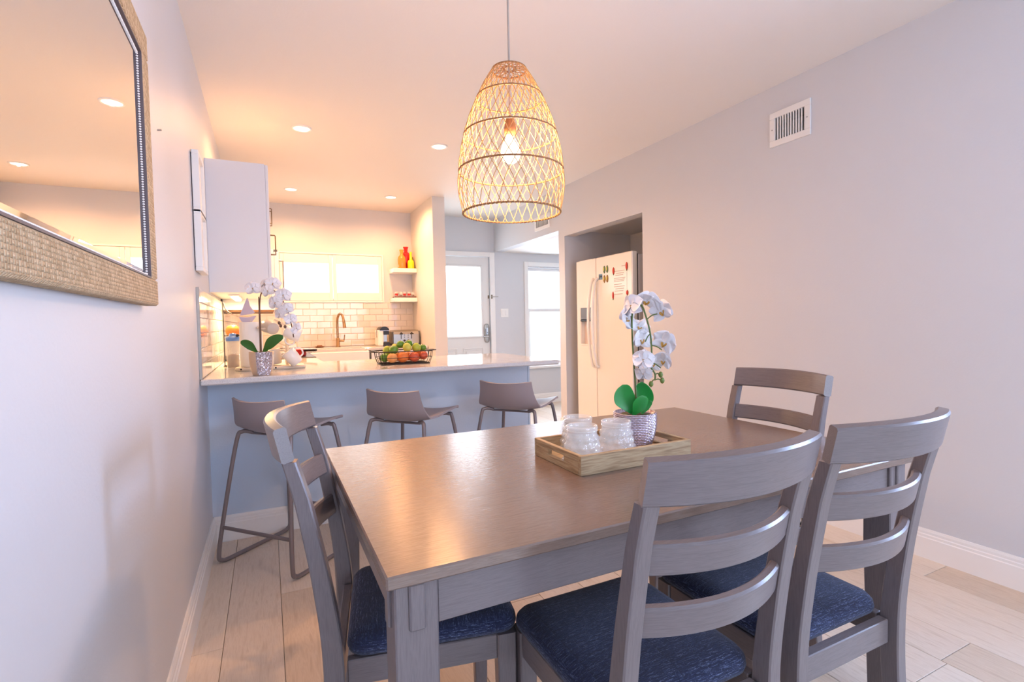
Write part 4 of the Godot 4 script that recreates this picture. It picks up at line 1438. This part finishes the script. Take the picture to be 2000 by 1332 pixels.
	for q in [Vector3(0.044, 0.194, 0.02), Vector3(0.078, 0.204, 0.02), Vector3(0.073, 0.222, 0.021)]:
		st = S()
		lathe(st, [[0.0, -0.010], [0.0055, -0.006], [0.0075, 0.0], [0.005, 0.007], [0.0, 0.010]], 10, Transform3D(Basis(), q))
		mk("bud", st, M.bud, o)
	var ms := [petal_mesh(0.047, 0.021, 0.007, 0.010), petal_mesh(0.049, 0.035, 0.010, 0.012), petal_mesh(0.022, 0.011, -0.005, -0.007)]
	for q in [[Vector3(-0.010, 0.430, 0.006), Vector3(-0.75, 0.15, 0.45), 0.85, 0.2], [Vector3(0.042, 0.446, -0.012), Vector3(0.25, 0.75, -0.5), 0.9, 0.4], [Vector3(0.084, 0.414, 0.0), Vector3(0.75, 0.2, -0.6), 0.85, -0.3], [Vector3(-0.016, 0.392, -0.012), Vector3(-0.5, -0.2, -0.7), 0.75, 0.9], [Vector3(0.022, 0.366, -0.016), Vector3(0.1, -0.5, -0.7), 0.65, 0.5], [Vector3(0.026, 0.328, -0.010), Vector3(-0.4, 0.1, -0.9), 0.75, 0.1], [Vector3(0.092, 0.318, 0.0), Vector3(0.7, 0.15, -0.7), 0.85, 0.5], [Vector3(0.020, 0.268, 0.026), Vector3(-0.35, 0.05, 0.95), 0.72, -0.1], [Vector3(0.088, 0.262, 0.0), Vector3(0.6, 0.2, -0.5), 0.65, 0.3], [Vector3(0.020, 0.226, 0.024), Vector3(-0.5, -0.45, 0.6), 0.62, 0.0], [Vector3(0.062, 0.252, -0.02), Vector3(0.2, 0.1, -0.9), 0.6, 0.2]]:
		orchid_flower(o, q[0], q[1], q[2], q[3], ms)

# ------------------------------------------------------------------ on the breakfast bar
func mug(label: String, at: Vector3, b: Basis, m: Material) -> void:
	var t := thing("mug", label, "mug", at, 0, "mugs on the mug tree")
	t.basis = b
	var st := S()
	lathe(st, [[0.0, 0.0], [0.03, 0.0], [0.034, 0.004], [0.039, 0.05], [0.04, 0.088], [0.038, 0.09], [0.036, 0.086], [0.034, 0.03], [0.03, 0.006], [0.0, 0.006]], 24)
	mk("cup", st, m, t)
	st = S()
	tube(st, spline([Vector3(0.036, 0.072, 0), Vector3(0.058, 0.070, 0), Vector3(0.066, 0.048, 0), Vector3(0.056, 0.026, 0), Vector3(0.036, 0.022, 0)], 5), 0.0045, 8)
	mk("handle", st, m, t)

func build_counter_things() -> void:
	# orchid on the bar
	var o := thing("potted_orchid", "white orchid in a half glittering silver pot on the breakfast bar", "plant", Vector3(0.267, CT, -2.90), -25.8)
	var st := S()
	var prof := [[0.0, 0.0], [0.041, 0.0], [0.043, 0.002], [0.051, 0.03], [0.0565, 0.06], [0.059, 0.09], [0.0585, 0.120], [0.056, 0.120], [0.055, 0.108], [0.04, 0.106], [0.0, 0.106]]
	lathe(st, prof, 40)
	mk("pot", st, M.pot_plain, o)
	st = S()
	# mosaic of small facets on the right-hand side of the pot
	for i in 24:
		for j in 22:
			var y := 0.004 + 0.0049 * i
			var r := 0.0427 + (0.0083 * y / 0.03 if y < 0.03 else 0.0083 + 0.0055 * (y - 0.03) / 0.03 if y < 0.06 else 0.0138 + 0.0025 * minf((y - 0.06) / 0.03, 1.0)) + 0.0003
			var a := 0.2 + 1.4 * j / 22.0 + rng.randf_range(-0.01, 0.01)
			var p := Vector3(r * cos(a), y, r * sin(a))
			var tilt := Basis(Vector3.UP, PI / 2 - a) * Basis.from_euler(Vector3(rng.randf_range(-0.45, 0.45), rng.randf_range(-0.45, 0.45), 0))
			cbox(st, Vector3(-0.0017, -0.0021, -0.0012), Vector3(0.0017, 0.0021, 0.0014), 0.0, Transform3D(tilt, p))
	var mz := mk("mosaic", st, M.pot_silver, o)
	mz.set_meta("kind", "stuff")
	orchid_leaf(o, Vector3(-0.010, 0.108, 0.01), Vector3(-0.088, 0.176, 0.03), Vector3(0.5, 0.8, 0.1), 0.022, Vector3(0.0, 0.012, 0.004), M.leaf_dark)
	orchid_leaf(o, Vector3(0.010, 0.108, 0.01), Vector3(0.128, 0.200, 0.03), Vector3(-0.5, 0.8, 0.1), 0.026, Vector3(-0.004, 0.014, 0.004), M.leaf_dark)
	st = S()
	tube(st, spline([Vector3(0.0, 0.10, 0), Vector3(0.0, 0.25, 0.0), Vector3(0.002, 0.38, 0), Vector3(0.02, 0.43, 0.0), Vector3(0.06, 0.44, 0.0), Vector3(0.105, 0.40, 0.0), Vector3(0.14, 0.33, 0.0), Vector3(0.16, 0.25, 0.0), Vector3(0.168, 0.19, 0.0)], 6), 0.003, 7)
	mk("stem", st, M.stem_brown, o)
	mk("support_stick", bar(Vector3(-0.004, 0.10, 0.004), Vector3(-0.002, 0.40, 0.002), 0.0028, 6), M.stem_brown, o)
	for q in [Vector3(0.106, 0.265, 0.02), Vector3(0.135, 0.245, 0.02), Vector3(0.118, 0.25, 0.03)]:
		st = S()
		lathe(st, [[0.0, -0.010], [0.006, -0.006], [0.008, 0.0], [0.005, 0.007], [0.0, 0.010]], 8, Transform3D(Basis(), q))
		mk("bud", st, M.stem_brown, o)
	var ms := [petal_mesh(0.040, 0.017, 0.006, 0.006), petal_mesh(0.042, 0.028, 0.008, 0.008), petal_mesh(0.024, 0.013, -0.005, -0.007)]
	for q in [[Vector3(-0.021, 0.442, 0.02), Vector3(0.2, 0.0, 1.0), 1.0, 0.1], [Vector3(0.024, 0.468, -0.01), Vector3(-0.2, 0.5, 0.6), 0.8, 0.4], [Vector3(0.072, 0.466, 0.0), Vector3(0.3, 0.3, 0.7), 1.0, -0.2], [Vector3(0.054, 0.428, 0.02), Vector3(-0.1, 0.0, 1.0), 0.9, 0.3], [Vector3(0.132, 0.405, 0.02), Vector3(0.3, 0.0, 1.0), 1.0, -0.1], [Vector3(0.095, 0.366, 0.03), Vector3(-0.2, 0.0, 1.0), 1.05, 0.1], [Vector3(0.142, 0.335, 0.01), Vector3(0.4, -0.1, 0.9), 0.9, 0.4], [Vector3(0.11, 0.31, 0.02), Vector3(-0.3, -0.2, 0.9), 0.85, 0.0], [Vector3(0.157, 0.282, 0.0), Vector3(0.6, 0.0, 0.6), 0.85, 0.2], [Vector3(0.182, 0.236, 0.0), Vector3(0.9, -0.2, 0.3), 0.85, 0.6]]:
		orchid_flower(o, q[0], q[1], q[2], q[3], ms)
	# paper towel stand with a sailboat on top
	var t := thing("towel_stand", "paper towel stand topped by a small sailboat on the breakfast bar", "stand", Vector3(0.214, CT, -3.27))
	st = S()
	lathe(st, [[0.0, 0.0], [0.088, 0.0], [0.09, 0.004], [0.088, 0.016], [0.08, 0.02], [0.0, 0.02]], 32)
	mk("base", st, M.board, t)
	mk("rod", bar(Vector3(0, 0.02, 0), Vector3(0, 0.285, 0), 0.007), M.board, t)
	for q in [-0.055, 0.03]:
		st = S()
		lathe(st, [[0.0, 0.002], [0.005, 0.001], [0.005, 0.0]], 8, Transform3D(Basis(Vector3.RIGHT, PI / 2), Vector3(q, 0.011, 0.086 - absf(q) * 0.22)))
		mk("stud", st, M.black, t)
	st = S()
	var sail := [Vector2(-0.036, 0.002), Vector2(-0.024, 0.034), Vector2(-0.008, 0.074), Vector2(0.004, 0.104), Vector2(0.009, 0.094), Vector2(0.018, 0.056), Vector2(0.042, 0.018), Vector2(0.03, 0.01)]
	poly_plate(st, sail, 0.010)
	var sl := mk("sail", st, M.sail, t)
	sl.position = Vector3(-0.018, 0.312, 0.0)
	st = S()
	poly_plate(st, [Vector2(-0.042, -0.003), Vector2(-0.028, -0.03), Vector2(-0.008, -0.036), Vector2(0.022, -0.036), Vector2(0.042, -0.01), Vector2(0.048, 0.002), Vector2(0.0, -0.006)], 0.012)
	var hl := mk("hull", st, M.sail, t)
	hl.position = Vector3(-0.018, 0.309, 0.0)
	var roll := thing("paper_towel_roll", "white roll of paper towels on the sailboat stand", "paper towels", Vector3(0.214, CT + 0.021, -3.27))
	st = S()
	lathe(st, [[0.012, 0.0], [0.058, 0.0], [0.06, 0.002], [0.06, 0.252], [0.058, 0.254], [0.012, 0.254], [0.012, 0.0]], 36)
	mk("paper", st, M.paper, roll)
	st = S()
	lathe(st, [[0.0095, 0.001], [0.0122, 0.001], [0.0122, 0.2545], [0.0095, 0.2545], [0.0095, 0.001]], 16)
	mk("core", st, M.board, roll)
	# mug tree
	t = thing("mug_tree", "pale wooden mug tree with a plank base on the breakfast bar", "mug tree", Vector3(0.41, CT, -3.27))
	mk("base", box1(Vector3(-0.095, 0.0, -0.07), Vector3(0.085, 0.02, 0.07), 0.006), M.board, t)
	mk("post", bar(Vector3(-0.01, 0.02, 0), Vector3(-0.01, 0.30, 0), 0.009), M.board, t)
	for q in [[Vector3(-0.01, 0.25, 0), Vector3(-0.075, 0.29, 0.02)], [Vector3(-0.01, 0.215, 0), Vector3(0.055, 0.25, 0.03)], [Vector3(-0.01, 0.13, 0), Vector3(0.05, 0.16, 0.045)], [Vector3(-0.01, 0.13, 0), Vector3(-0.07, 0.16, -0.02)]]:
		mk("peg", bar(q[0], q[1], 0.005), M.board, t)
	mk("stud", bar(Vector3(-0.075, 0.011, 0.068), Vector3(-0.075, 0.011, 0.073), 0.005), M.black, t)
	mug("pale mug hanging highest on the mug tree, its bottom toward the viewer", Vector3(0.33, CT + 0.235, -3.17), Basis(Vector3(0.06, 0.55, 0.83).normalized(), -Vector3(0.35, 0.25, 0.9).normalized(), Vector3.ZERO).orthonormalized() if false else Basis.looking_at(Vector3(0, 1, 0.2), Vector3(-0.35, 0.1, -0.9)), M.mug_grey)
	mug("white mug hanging sideways at the upper right of the mug tree", Vector3(0.385, CT + 0.222, -3.2), Basis(Vector3(0, 0, 1), deg_to_rad(-112)), M.mug)
	mug("white mug hanging tilted at the lower right of the mug tree", Vector3(0.452, CT + 0.032, -3.185), Basis(Vector3(0, 0, 1), deg_to_rad(38)), M.mug)
	mug("pale mug at the lower left of the mug tree, half hidden", Vector3(0.338, CT + 0.026, -3.285), Basis(Vector3(0, 0, 1), deg_to_rad(10)), M.mug_grey)
	# canister
	t = thing("canister", "clear canister with a blue lid and brown contents on the bar", "canister", Vector3(0.108, CT, -3.50))
	st = S()
	lathe(st, [[0.0, 0.0], [0.033, 0.0], [0.036, 0.004], [0.037, 0.165], [0.035, 0.165], [0.034, 0.006], [0.0, 0.005]], 28)
	mk("jar", st, M.can_plastic, t)
	st = S()
	lathe(st, [[0.0, 0.006], [0.0335, 0.006], [0.0338, 0.075], [0.015, 0.085], [0.0, 0.082]], 24)
	mk("contents", st, M.grounds, t)
	st = S()
	lathe(st, [[0.0, 0.165], [0.039, 0.165], [0.0395, 0.186], [0.036, 0.19], [0.022, 0.194], [0.018, 0.21], [0.0, 0.212]], 28)
	mk("lid", st, M.lid_blue, t)
	mk("scoop_clip", box1(Vector3(0.018, 0.19, 0.018), Vector3(0.034, 0.206, 0.03), 0.003), M.black, t)
	# black wire stand with an orange
	t = thing("fruit_stand", "thin black wire stand with a hook behind the canister", "stand", Vector3(0.10, CT, -3.68))
	st = S()
	var ring := PackedVector3Array()
	for i in 24: ring.append(Vector3(0.055 * cos(TAU * i / 24.0), 0.004, 0.055 * sin(TAU * i / 24.0)))
	tube(st, ring, 0.003, 6, true)
	mk("base_ring", st, M.black_wire, t)
	st = S()
	tube(st, spline([Vector3(-0.05, 0.004, 0.0), Vector3(-0.05, 0.2, 0.0), Vector3(-0.05, 0.40, 0.0), Vector3(-0.04, 0.375, 0.0), Vector3(-0.02, 0.345, 0.02), Vector3(0.0, 0.335, 0.03)], 5), 0.0032, 6)
	mk("hook_post", st, M.black_wire, t)
	st = S()
	ring = PackedVector3Array()
	for i in 24: ring.append(Vector3(0.04 * cos(TAU * i / 24.0), 0.195, 0.04 * sin(TAU * i / 24.0)))
	tube(st, ring, 0.003, 6, true)
	tube(st, PackedVector3Array([Vector3(-0.05, 0.195, 0), Vector3(-0.04, 0.195, 0)]), 0.003, 6)
	mk("upper_ring", st, M.black_wire, t)
	fruit("orange", "single orange resting on the black wire stand", Vector3(0.10, CT + 0.224, -3.68), 0.042, "orange_fruit", 1.0)
	# wire basket of fruit
	t = thing("fruit_basket", "rectangular black wire basket of fruit on the breakfast bar", "basket", Vector3(1.065, CT, -3.17), -2.0)
	var rim := func(hx: float, hz: float, y: float) -> PackedVector3Array:
		var p := PackedVector3Array()
		for c in [[1, 1], [-1, 1], [-1, -1], [1, -1]]:
			var start := 0.0 if c[0] > 0 and c[1] > 0 else (PI / 2 if c[0] < 0 and c[1] > 0 else (PI if c[0] < 0 else PI * 1.5))
			for k in 4:
				var a := start + PI / 2 * k / 3
				p.append(Vector3(c[0] * (hx - 0.03) + 0.03 * cos(a), y, c[1] * (hz - 0.03) + 0.03 * sin(a)))
		return p
	var top: PackedVector3Array = rim.call(0.166, 0.116, 0.080)
	var mid: PackedVector3Array = rim.call(0.162, 0.112, 0.042)
	var low: PackedVector3Array = rim.call(0.15, 0.10, 0.003)
	st = S()
	tube(st, top, 0.0032, 6, true)
	mk("rim", st, M.black_wire, t)
	st = S()
	tube(st, mid, 0.0018, 6, true)
	mk("hoop", st, M.black_wire, t)
	st = S()
	tube(st, low, 0.003, 6, true)
	for i in 5:
		var z := -0.06 + 0.03 * i
		tube(st, PackedVector3Array([Vector3(-0.15, 0.003, z), Vector3(0.15, 0.003, z)]), 0.0016, 5)
	mk("floor_wires", st, M.black_wire, t)
	for i in 16:
		st = S()
		tube(st, PackedVector3Array([top[i], mid[i], low[i]]), 0.0018, 5)
		mk("side_wire", st, M.black_wire, t)
	for s in [-1, 1]:
		st = S()
		tube(st, spline([Vector3(s * 0.162, 0.078, -0.05), Vector3(s * 0.20, 0.080, -0.04), Vector3(s * 0.205, 0.080, 0.0), Vector3(s * 0.20, 0.080, 0.04), Vector3(s * 0.162, 0.078, 0.05)], 4), 0.003, 6)
		mk("handle", st, M.black_wire, t)
	var c := Vector3(1.065, CT, -3.17)
	var F := [["apple", "peach-coloured apple at the basket's front left", -0.082, 0.040, 0.058, 0.034, "peach_fruit"], ["apple", "bright orange-red apple left of the basket's middle", -0.018, 0.043, 0.055, 0.038, "orange_fruit"], ["apple", "red-orange apple right of the basket's middle", 0.055, 0.041, 0.052, 0.036, "apple_fruit"], ["apple", "deep red-orange apple at the basket's front right", 0.118, 0.048, 0.04, 0.031, "apple_fruit"], ["apple", "orange apple showing behind the basket's right end", 0.106, 0.056, -0.03, 0.034, "orange_fruit"], ["lime", "dark green lime low at the basket's left end", -0.118, 0.042, 0.012, 0.031, "lime_fruit"], ["lime", "green lime on the left of the heap", -0.065, 0.088, 0.022, 0.031, "lime_fruit"], ["lime", "dark green lime at the top left of the heap", -0.012, 0.117, -0.02, 0.028, "lime_fruit"], ["lime", "dark green lime at the top right of the heap", 0.044, 0.118, -0.022, 0.029, "lime_fruit"], ["pear", "yellow-green pear at the top middle of the heap", 0.018, 0.102, 0.022, 0.032, "lemon_fruit"], ["pear", "yellow-green pear at the back left of the heap", -0.085, 0.086, -0.04, 0.032, "pear_fruit"], ["pear", "pale yellow-green pear at the right of the heap", 0.084, 0.098, 0.004, 0.033, "pear_fruit"], ["lime", "green lime tucked in at the back right of the heap", 0.128, 0.088, -0.02, 0.026, "lime_fruit"], ["pear", "yellow pear behind the heap's left middle", -0.042, 0.096, -0.055, 0.03, "lemon_fruit"], ["apple", "peach-coloured apple at the back of the basket under the yellow pear", -0.03, 0.042, -0.035, 0.034, "peach_fruit"], ["apple", "orange apple at the back of the basket behind the red-orange one", 0.045, 0.042, -0.04, 0.032, "orange_fruit"]]
	for q in F: q[5] *= 0.93
	for n in 80:
		for i in F.size():
			var pi := Vector3(F[i][2], F[i][3], F[i][4])
			for j in F.size():
				if i == j: continue
				var d := pi - Vector3(F[j][2], F[j][3], F[j][4])
				var need: float = F[i][5] + F[j][5] - 0.001
				if d.length() < need: pi += d.normalized() * (need - d.length()) * 0.5
			pi.x = clampf(pi.x, -0.165 + F[i][5], 0.165 - F[i][5])
			pi.z = clampf(pi.z, -0.105 + F[i][5], 0.105 - F[i][5])
			pi.y = clampf(pi.y, F[i][5] + 0.005, 0.135)
			F[i][2] = pi.x
			F[i][3] = pi.y
			F[i][4] = pi.z
	for q in F:
		fruit(q[0], q[1], c + Vector3(q[2], q[3], q[4]), q[5], q[6], 1.0 if q[0] == "pear" else 0.95)

func fruit(called: String, label: String, at: Vector3, r: float, m: String, tall: float) -> void:
	var t := thing(called, label, "fruit", at, rng.randf() * 360, "fruit on the breakfast bar")
	t.rotation_degrees.x = rng.randf_range(-25, 25)
	var st := S()
	var prof := []
	for i in 13:
		var a := PI * i / 12
		var dimple := 0.12 * (exp(-pow(a / 0.25, 2)) + exp(-pow((PI - a) / 0.25, 2)))
		var rr := r * sin(a) * (1.0 - (0.18 * (0.5 + 0.5 * -cos(a)) if called == "pear" else 0.0))
		prof.append([rr, -r * tall * cos(a) * (1.0 - dimple)])
	lathe(st, prof, 20)
	mk("flesh", st, M[m], t)
	mk("stalk", bar(Vector3(0, r * tall * 0.84, 0), Vector3(0.003, r * tall * 1.04, 0.002), 0.0018, 5), M.stem_brown, t)

func poly_plate(st: SurfaceTool, pts: Array, th: float) -> void:
	var idx := Geometry2D.triangulate_polygon(PackedVector2Array(pts))
	st.set_smooth_group(-1)
	for i in range(0, idx.size(), 3):
		var a: Vector2 = pts[idx[i]]
		var b: Vector2 = pts[idx[i + 1]]
		var c: Vector2 = pts[idx[i + 2]]
		if (b - a).cross(c - a) < 0:
			var q := b
			b = c
			c = q
		tri(st, Vector3(a.x, a.y, th / 2), Vector3(b.x, b.y, th / 2), Vector3(c.x, c.y, th / 2))
		tri(st, Vector3(a.x, a.y, -th / 2), Vector3(c.x, c.y, -th / 2), Vector3(b.x, b.y, -th / 2))
	for i in pts.size():
		var a: Vector2 = pts[i]
		var b: Vector2 = pts[(i + 1) % pts.size()]
		quad(st, Vector3(a.x, a.y, -th / 2), Vector3(a.x, a.y, th / 2), Vector3(b.x, b.y, th / 2), Vector3(b.x, b.y, -th / 2))

# ------------------------------------------------------------------ on the far counter and shelves
func build_back_things() -> void:
	# pod coffee machine
	var t := thing("coffee_machine", "white and black pod coffee machine on the far counter", "coffee machine", Vector3(1.51, CT, -6.0))
	mk("side_body", box1(Vector3(-0.062, 0.0, -0.13), Vector3(0.0, 0.185, 0.085), 0.012), M.white, t)
	mk("rear_body", box1(Vector3(0.0, 0.0, -0.13), Vector3(0.064, 0.19, -0.04), 0.01), M.black, t)
	var st := S()
	var rows := []
	for z in [-0.13, 0.085]:
		var row := PackedVector3Array()
		for k in 17:
			var a := PI * k / 16
			row.append(Vector3(0.012 + 0.054 * cos(a), 0.175 + 0.05 * sin(a), z))
		rows.append(row)
	sweep(st, rows)
	mk("domed_head", st, M.black, t)
	mk("brew_head", box1(Vector3(-0.01, 0.13, -0.04), Vector3(0.064, 0.18, 0.075), 0.005), M.black, t)
	mk("head_band", box1(Vector3(-0.05, 0.172, 0.06), Vector3(0.068, 0.18, 0.09), 0.002), M.chrome, t)
	mk("cup_well", box1(Vector3(0.0, 0.045, -0.04), Vector3(0.062, 0.13, -0.03), 0.002), M.steel, t)
	mk("drip_tray", box1(Vector3(-0.004, 0.0, -0.04), Vector3(0.066, 0.045, 0.09), 0.004), M.black, t)
	st = S()
	tube(st, spline([Vector3(-0.03, 0.205, 0.0), Vector3(-0.062, 0.195, 0.03), Vector3(-0.075, 0.15, 0.04), Vector3(-0.07, 0.10, 0.03)], 5), 0.005, 6)
	mk("lever", st, M.steel, t)
	# toaster
	t = thing("toaster", "stainless steel wide toaster with two levers on the far counter", "toaster", Vector3(1.78, CT, -6.05))
	st = S()
	rows = []
	for x in [-0.15, 0.15]:
		var row := PackedVector3Array()
		for q in [[-0.11, 0.02], [-0.11, 0.13], [-0.10, 0.16], [-0.075, 0.178], [0.075, 0.178], [0.10, 0.16], [0.11, 0.13], [0.11, 0.02]]:
			row.append(Vector3(x, q[1], -q[0]))
		rows.append(row)
	sweep(st, rows)
	mk("shell", st, M.steel, t)
	for s in [-1, 1]:
		mk("end_cap", box1(Vector3(s * 0.155 - 0.008, 0.02, -0.108), Vector3(s * 0.155 + 0.008, 0.168, 0.108), 0.008), M.grey_plastic, t)
		mk("lever_slot", box1(Vector3(s * 0.062 - 0.004, 0.075, 0.108), Vector3(s * 0.062 + 0.004, 0.15, 0.113), 0.001), M.black, t)
		st = S()
		cbox(st, Vector3(s * 0.062 - 0.022, 0.128, 0.113), Vector3(s * 0.062 + 0.022, 0.140, 0.132), 0.004)
		cbox(st, Vector3(s * 0.062 - 0.009, 0.138, 0.113), Vector3(s * 0.062 + 0.009, 0.152, 0.128), 0.004)
		mk("lever", st, M.black, t)
		st = S()
		lathe(st, [[0.0, 0.014], [0.012, 0.013], [0.014, 0.0], [0.0, 0.0]], 16, Transform3D(Basis(Vector3.RIGHT, PI / 2), Vector3(s * 0.024, 0.055, 0.11)))
		mk("knob", st, M.black, t)
		for k in 3:
			mk("button", box1(Vector3(s * 0.022 - 0.006, 0.085 + 0.02 * k, 0.109), Vector3(s * 0.022 + 0.006, 0.096 + 0.02 * k, 0.114), 0.002), M.grey_plastic, t)
	for k in 2:
		mk("bread_slot", box1(Vector3(-0.13, 0.175, -0.055 + 0.08 * k), Vector3(0.13, 0.1795, -0.025 + 0.08 * k), 0.001), M.black, t)
	mk("base", box1(Vector3(-0.158, 0.0, -0.105), Vector3(0.158, 0.022, 0.112), 0.004), M.black, t)
	# floating shelves
	for k in 2:
		var y: float = [1.785, 1.432][k]
		var sh := mk("floating_shelf", box1(Vector3(1.675, y, ZB + 0.0), Vector3(1.958, y + 0.05, -6.05), 0.003), M.white)
		tag(sh, ["upper white floating shelf carrying bright vases", "lower white floating shelf carrying small glasses"][k], "shelf", "floating corner shelves")
	var sy := 1.836
	vase("orange matte bottle vase on the upper shelf", Vector3(1.795, sy, -6.13), M.vase_orange, [[0.0, 0.0], [0.044, 0.0], [0.048, 0.01], [0.048, 0.11], [0.042, 0.14], [0.022, 0.165], [0.019, 0.185], [0.026, 0.228], [0.024, 0.228], [0.016, 0.19], [0.0, 0.185]])
	vase("tall glossy red vase behind the orange one", Vector3(1.868, sy, -6.21), M.vase_red, [[0.0, 0.0], [0.036, 0.0], [0.04, 0.01], [0.044, 0.15], [0.05, 0.185], [0.035, 0.205], [0.022, 0.215], [0.024, 0.25], [0.034, 0.275], [0.03, 0.275], [0.018, 0.25], [0.0, 0.24]])
	vase("yellow long-necked vase on the upper shelf", Vector3(1.899, sy, -6.1), M.vase_yellow, [[0.0, 0.0], [0.037, 0.0], [0.04, 0.008], [0.04, 0.075], [0.034, 0.095], [0.016, 0.108], [0.014, 0.185], [0.017, 0.2], [0.014, 0.2], [0.011, 0.18], [0.0, 0.17]])
	vase("small olive vase in the corner of the upper shelf", Vector3(1.932, sy, -6.155), M.vase_olive, [[0.0, 0.0], [0.022, 0.0], [0.025, 0.01], [0.024, 0.08], [0.012, 0.12], [0.009, 0.15], [0.007, 0.15], [0.0, 0.13]])
	# tray of shot glasses
	sy = 1.483
	t = thing("shelf_tray", "narrow dark red-brown tray on the lower shelf", "tray", Vector3(1.82, sy, -6.14))
	mk("bottom", box1(Vector3(-0.13, 0, -0.06), Vector3(0.13, 0.008, 0.06), 0.002), M.tray_dark, t)
	for s in [-1, 1]:
		mk("lip", box1(Vector3(-0.13, 0.0, s * 0.058 - 0.003), Vector3(0.13, 0.016, s * 0.058 + 0.003), 0.001), M.tray_dark, t)
	for k in 5:
		var g := thing("shot_glass", ["shot glass at the left end of the shelf tray", "second shot glass from the left on the shelf tray", "middle shot glass on the shelf tray", "shot glass with a bold red mark, fourth on the shelf tray", "shot glass at the right end of the shelf tray"][k], "glass", Vector3(1.72 + 0.05 * k, sy + 0.0085, -6.125 + 0.012 * (k % 2)), 0, "shot glasses on the lower shelf")
		st = S()
		lathe(st, [[0.0, 0.0], [0.017, 0.0], [0.021, 0.062], [0.0195, 0.062], [0.0155, 0.012], [0.0, 0.01]], 18)
		mk("glass", st, M.clear_glass, g)
		st = S()
		if k in [3, 0, 2]:
			lathe(st, [[0.0187, 0.018], [0.0205, 0.042]], 18)
			mk("red_band", st, M.red, g)
		else:
			lathe(st, [[0.0187, 0.018], [0.0195, 0.026]], 18)
			mk("dark_band", st, M.tray_dark, g)

func vase(label: String, at: Vector3, m: Material, prof: Array) -> void:
	var t := thing("vase", label, "vase", at, 0, "vases on the upper shelf")
	var st := S()
	lathe(st, prof, 28)
	mk("body", st, m, t)
	# foot ring
	st = S()
	var r: float = prof[1][0]
	lathe(st, [[r * 0.7, 0.0], [r * 0.96, 0.0], [r * 1.0, 0.003], [r * 0.9, 0.004]], 24)
	mk("foot", st, m, t)
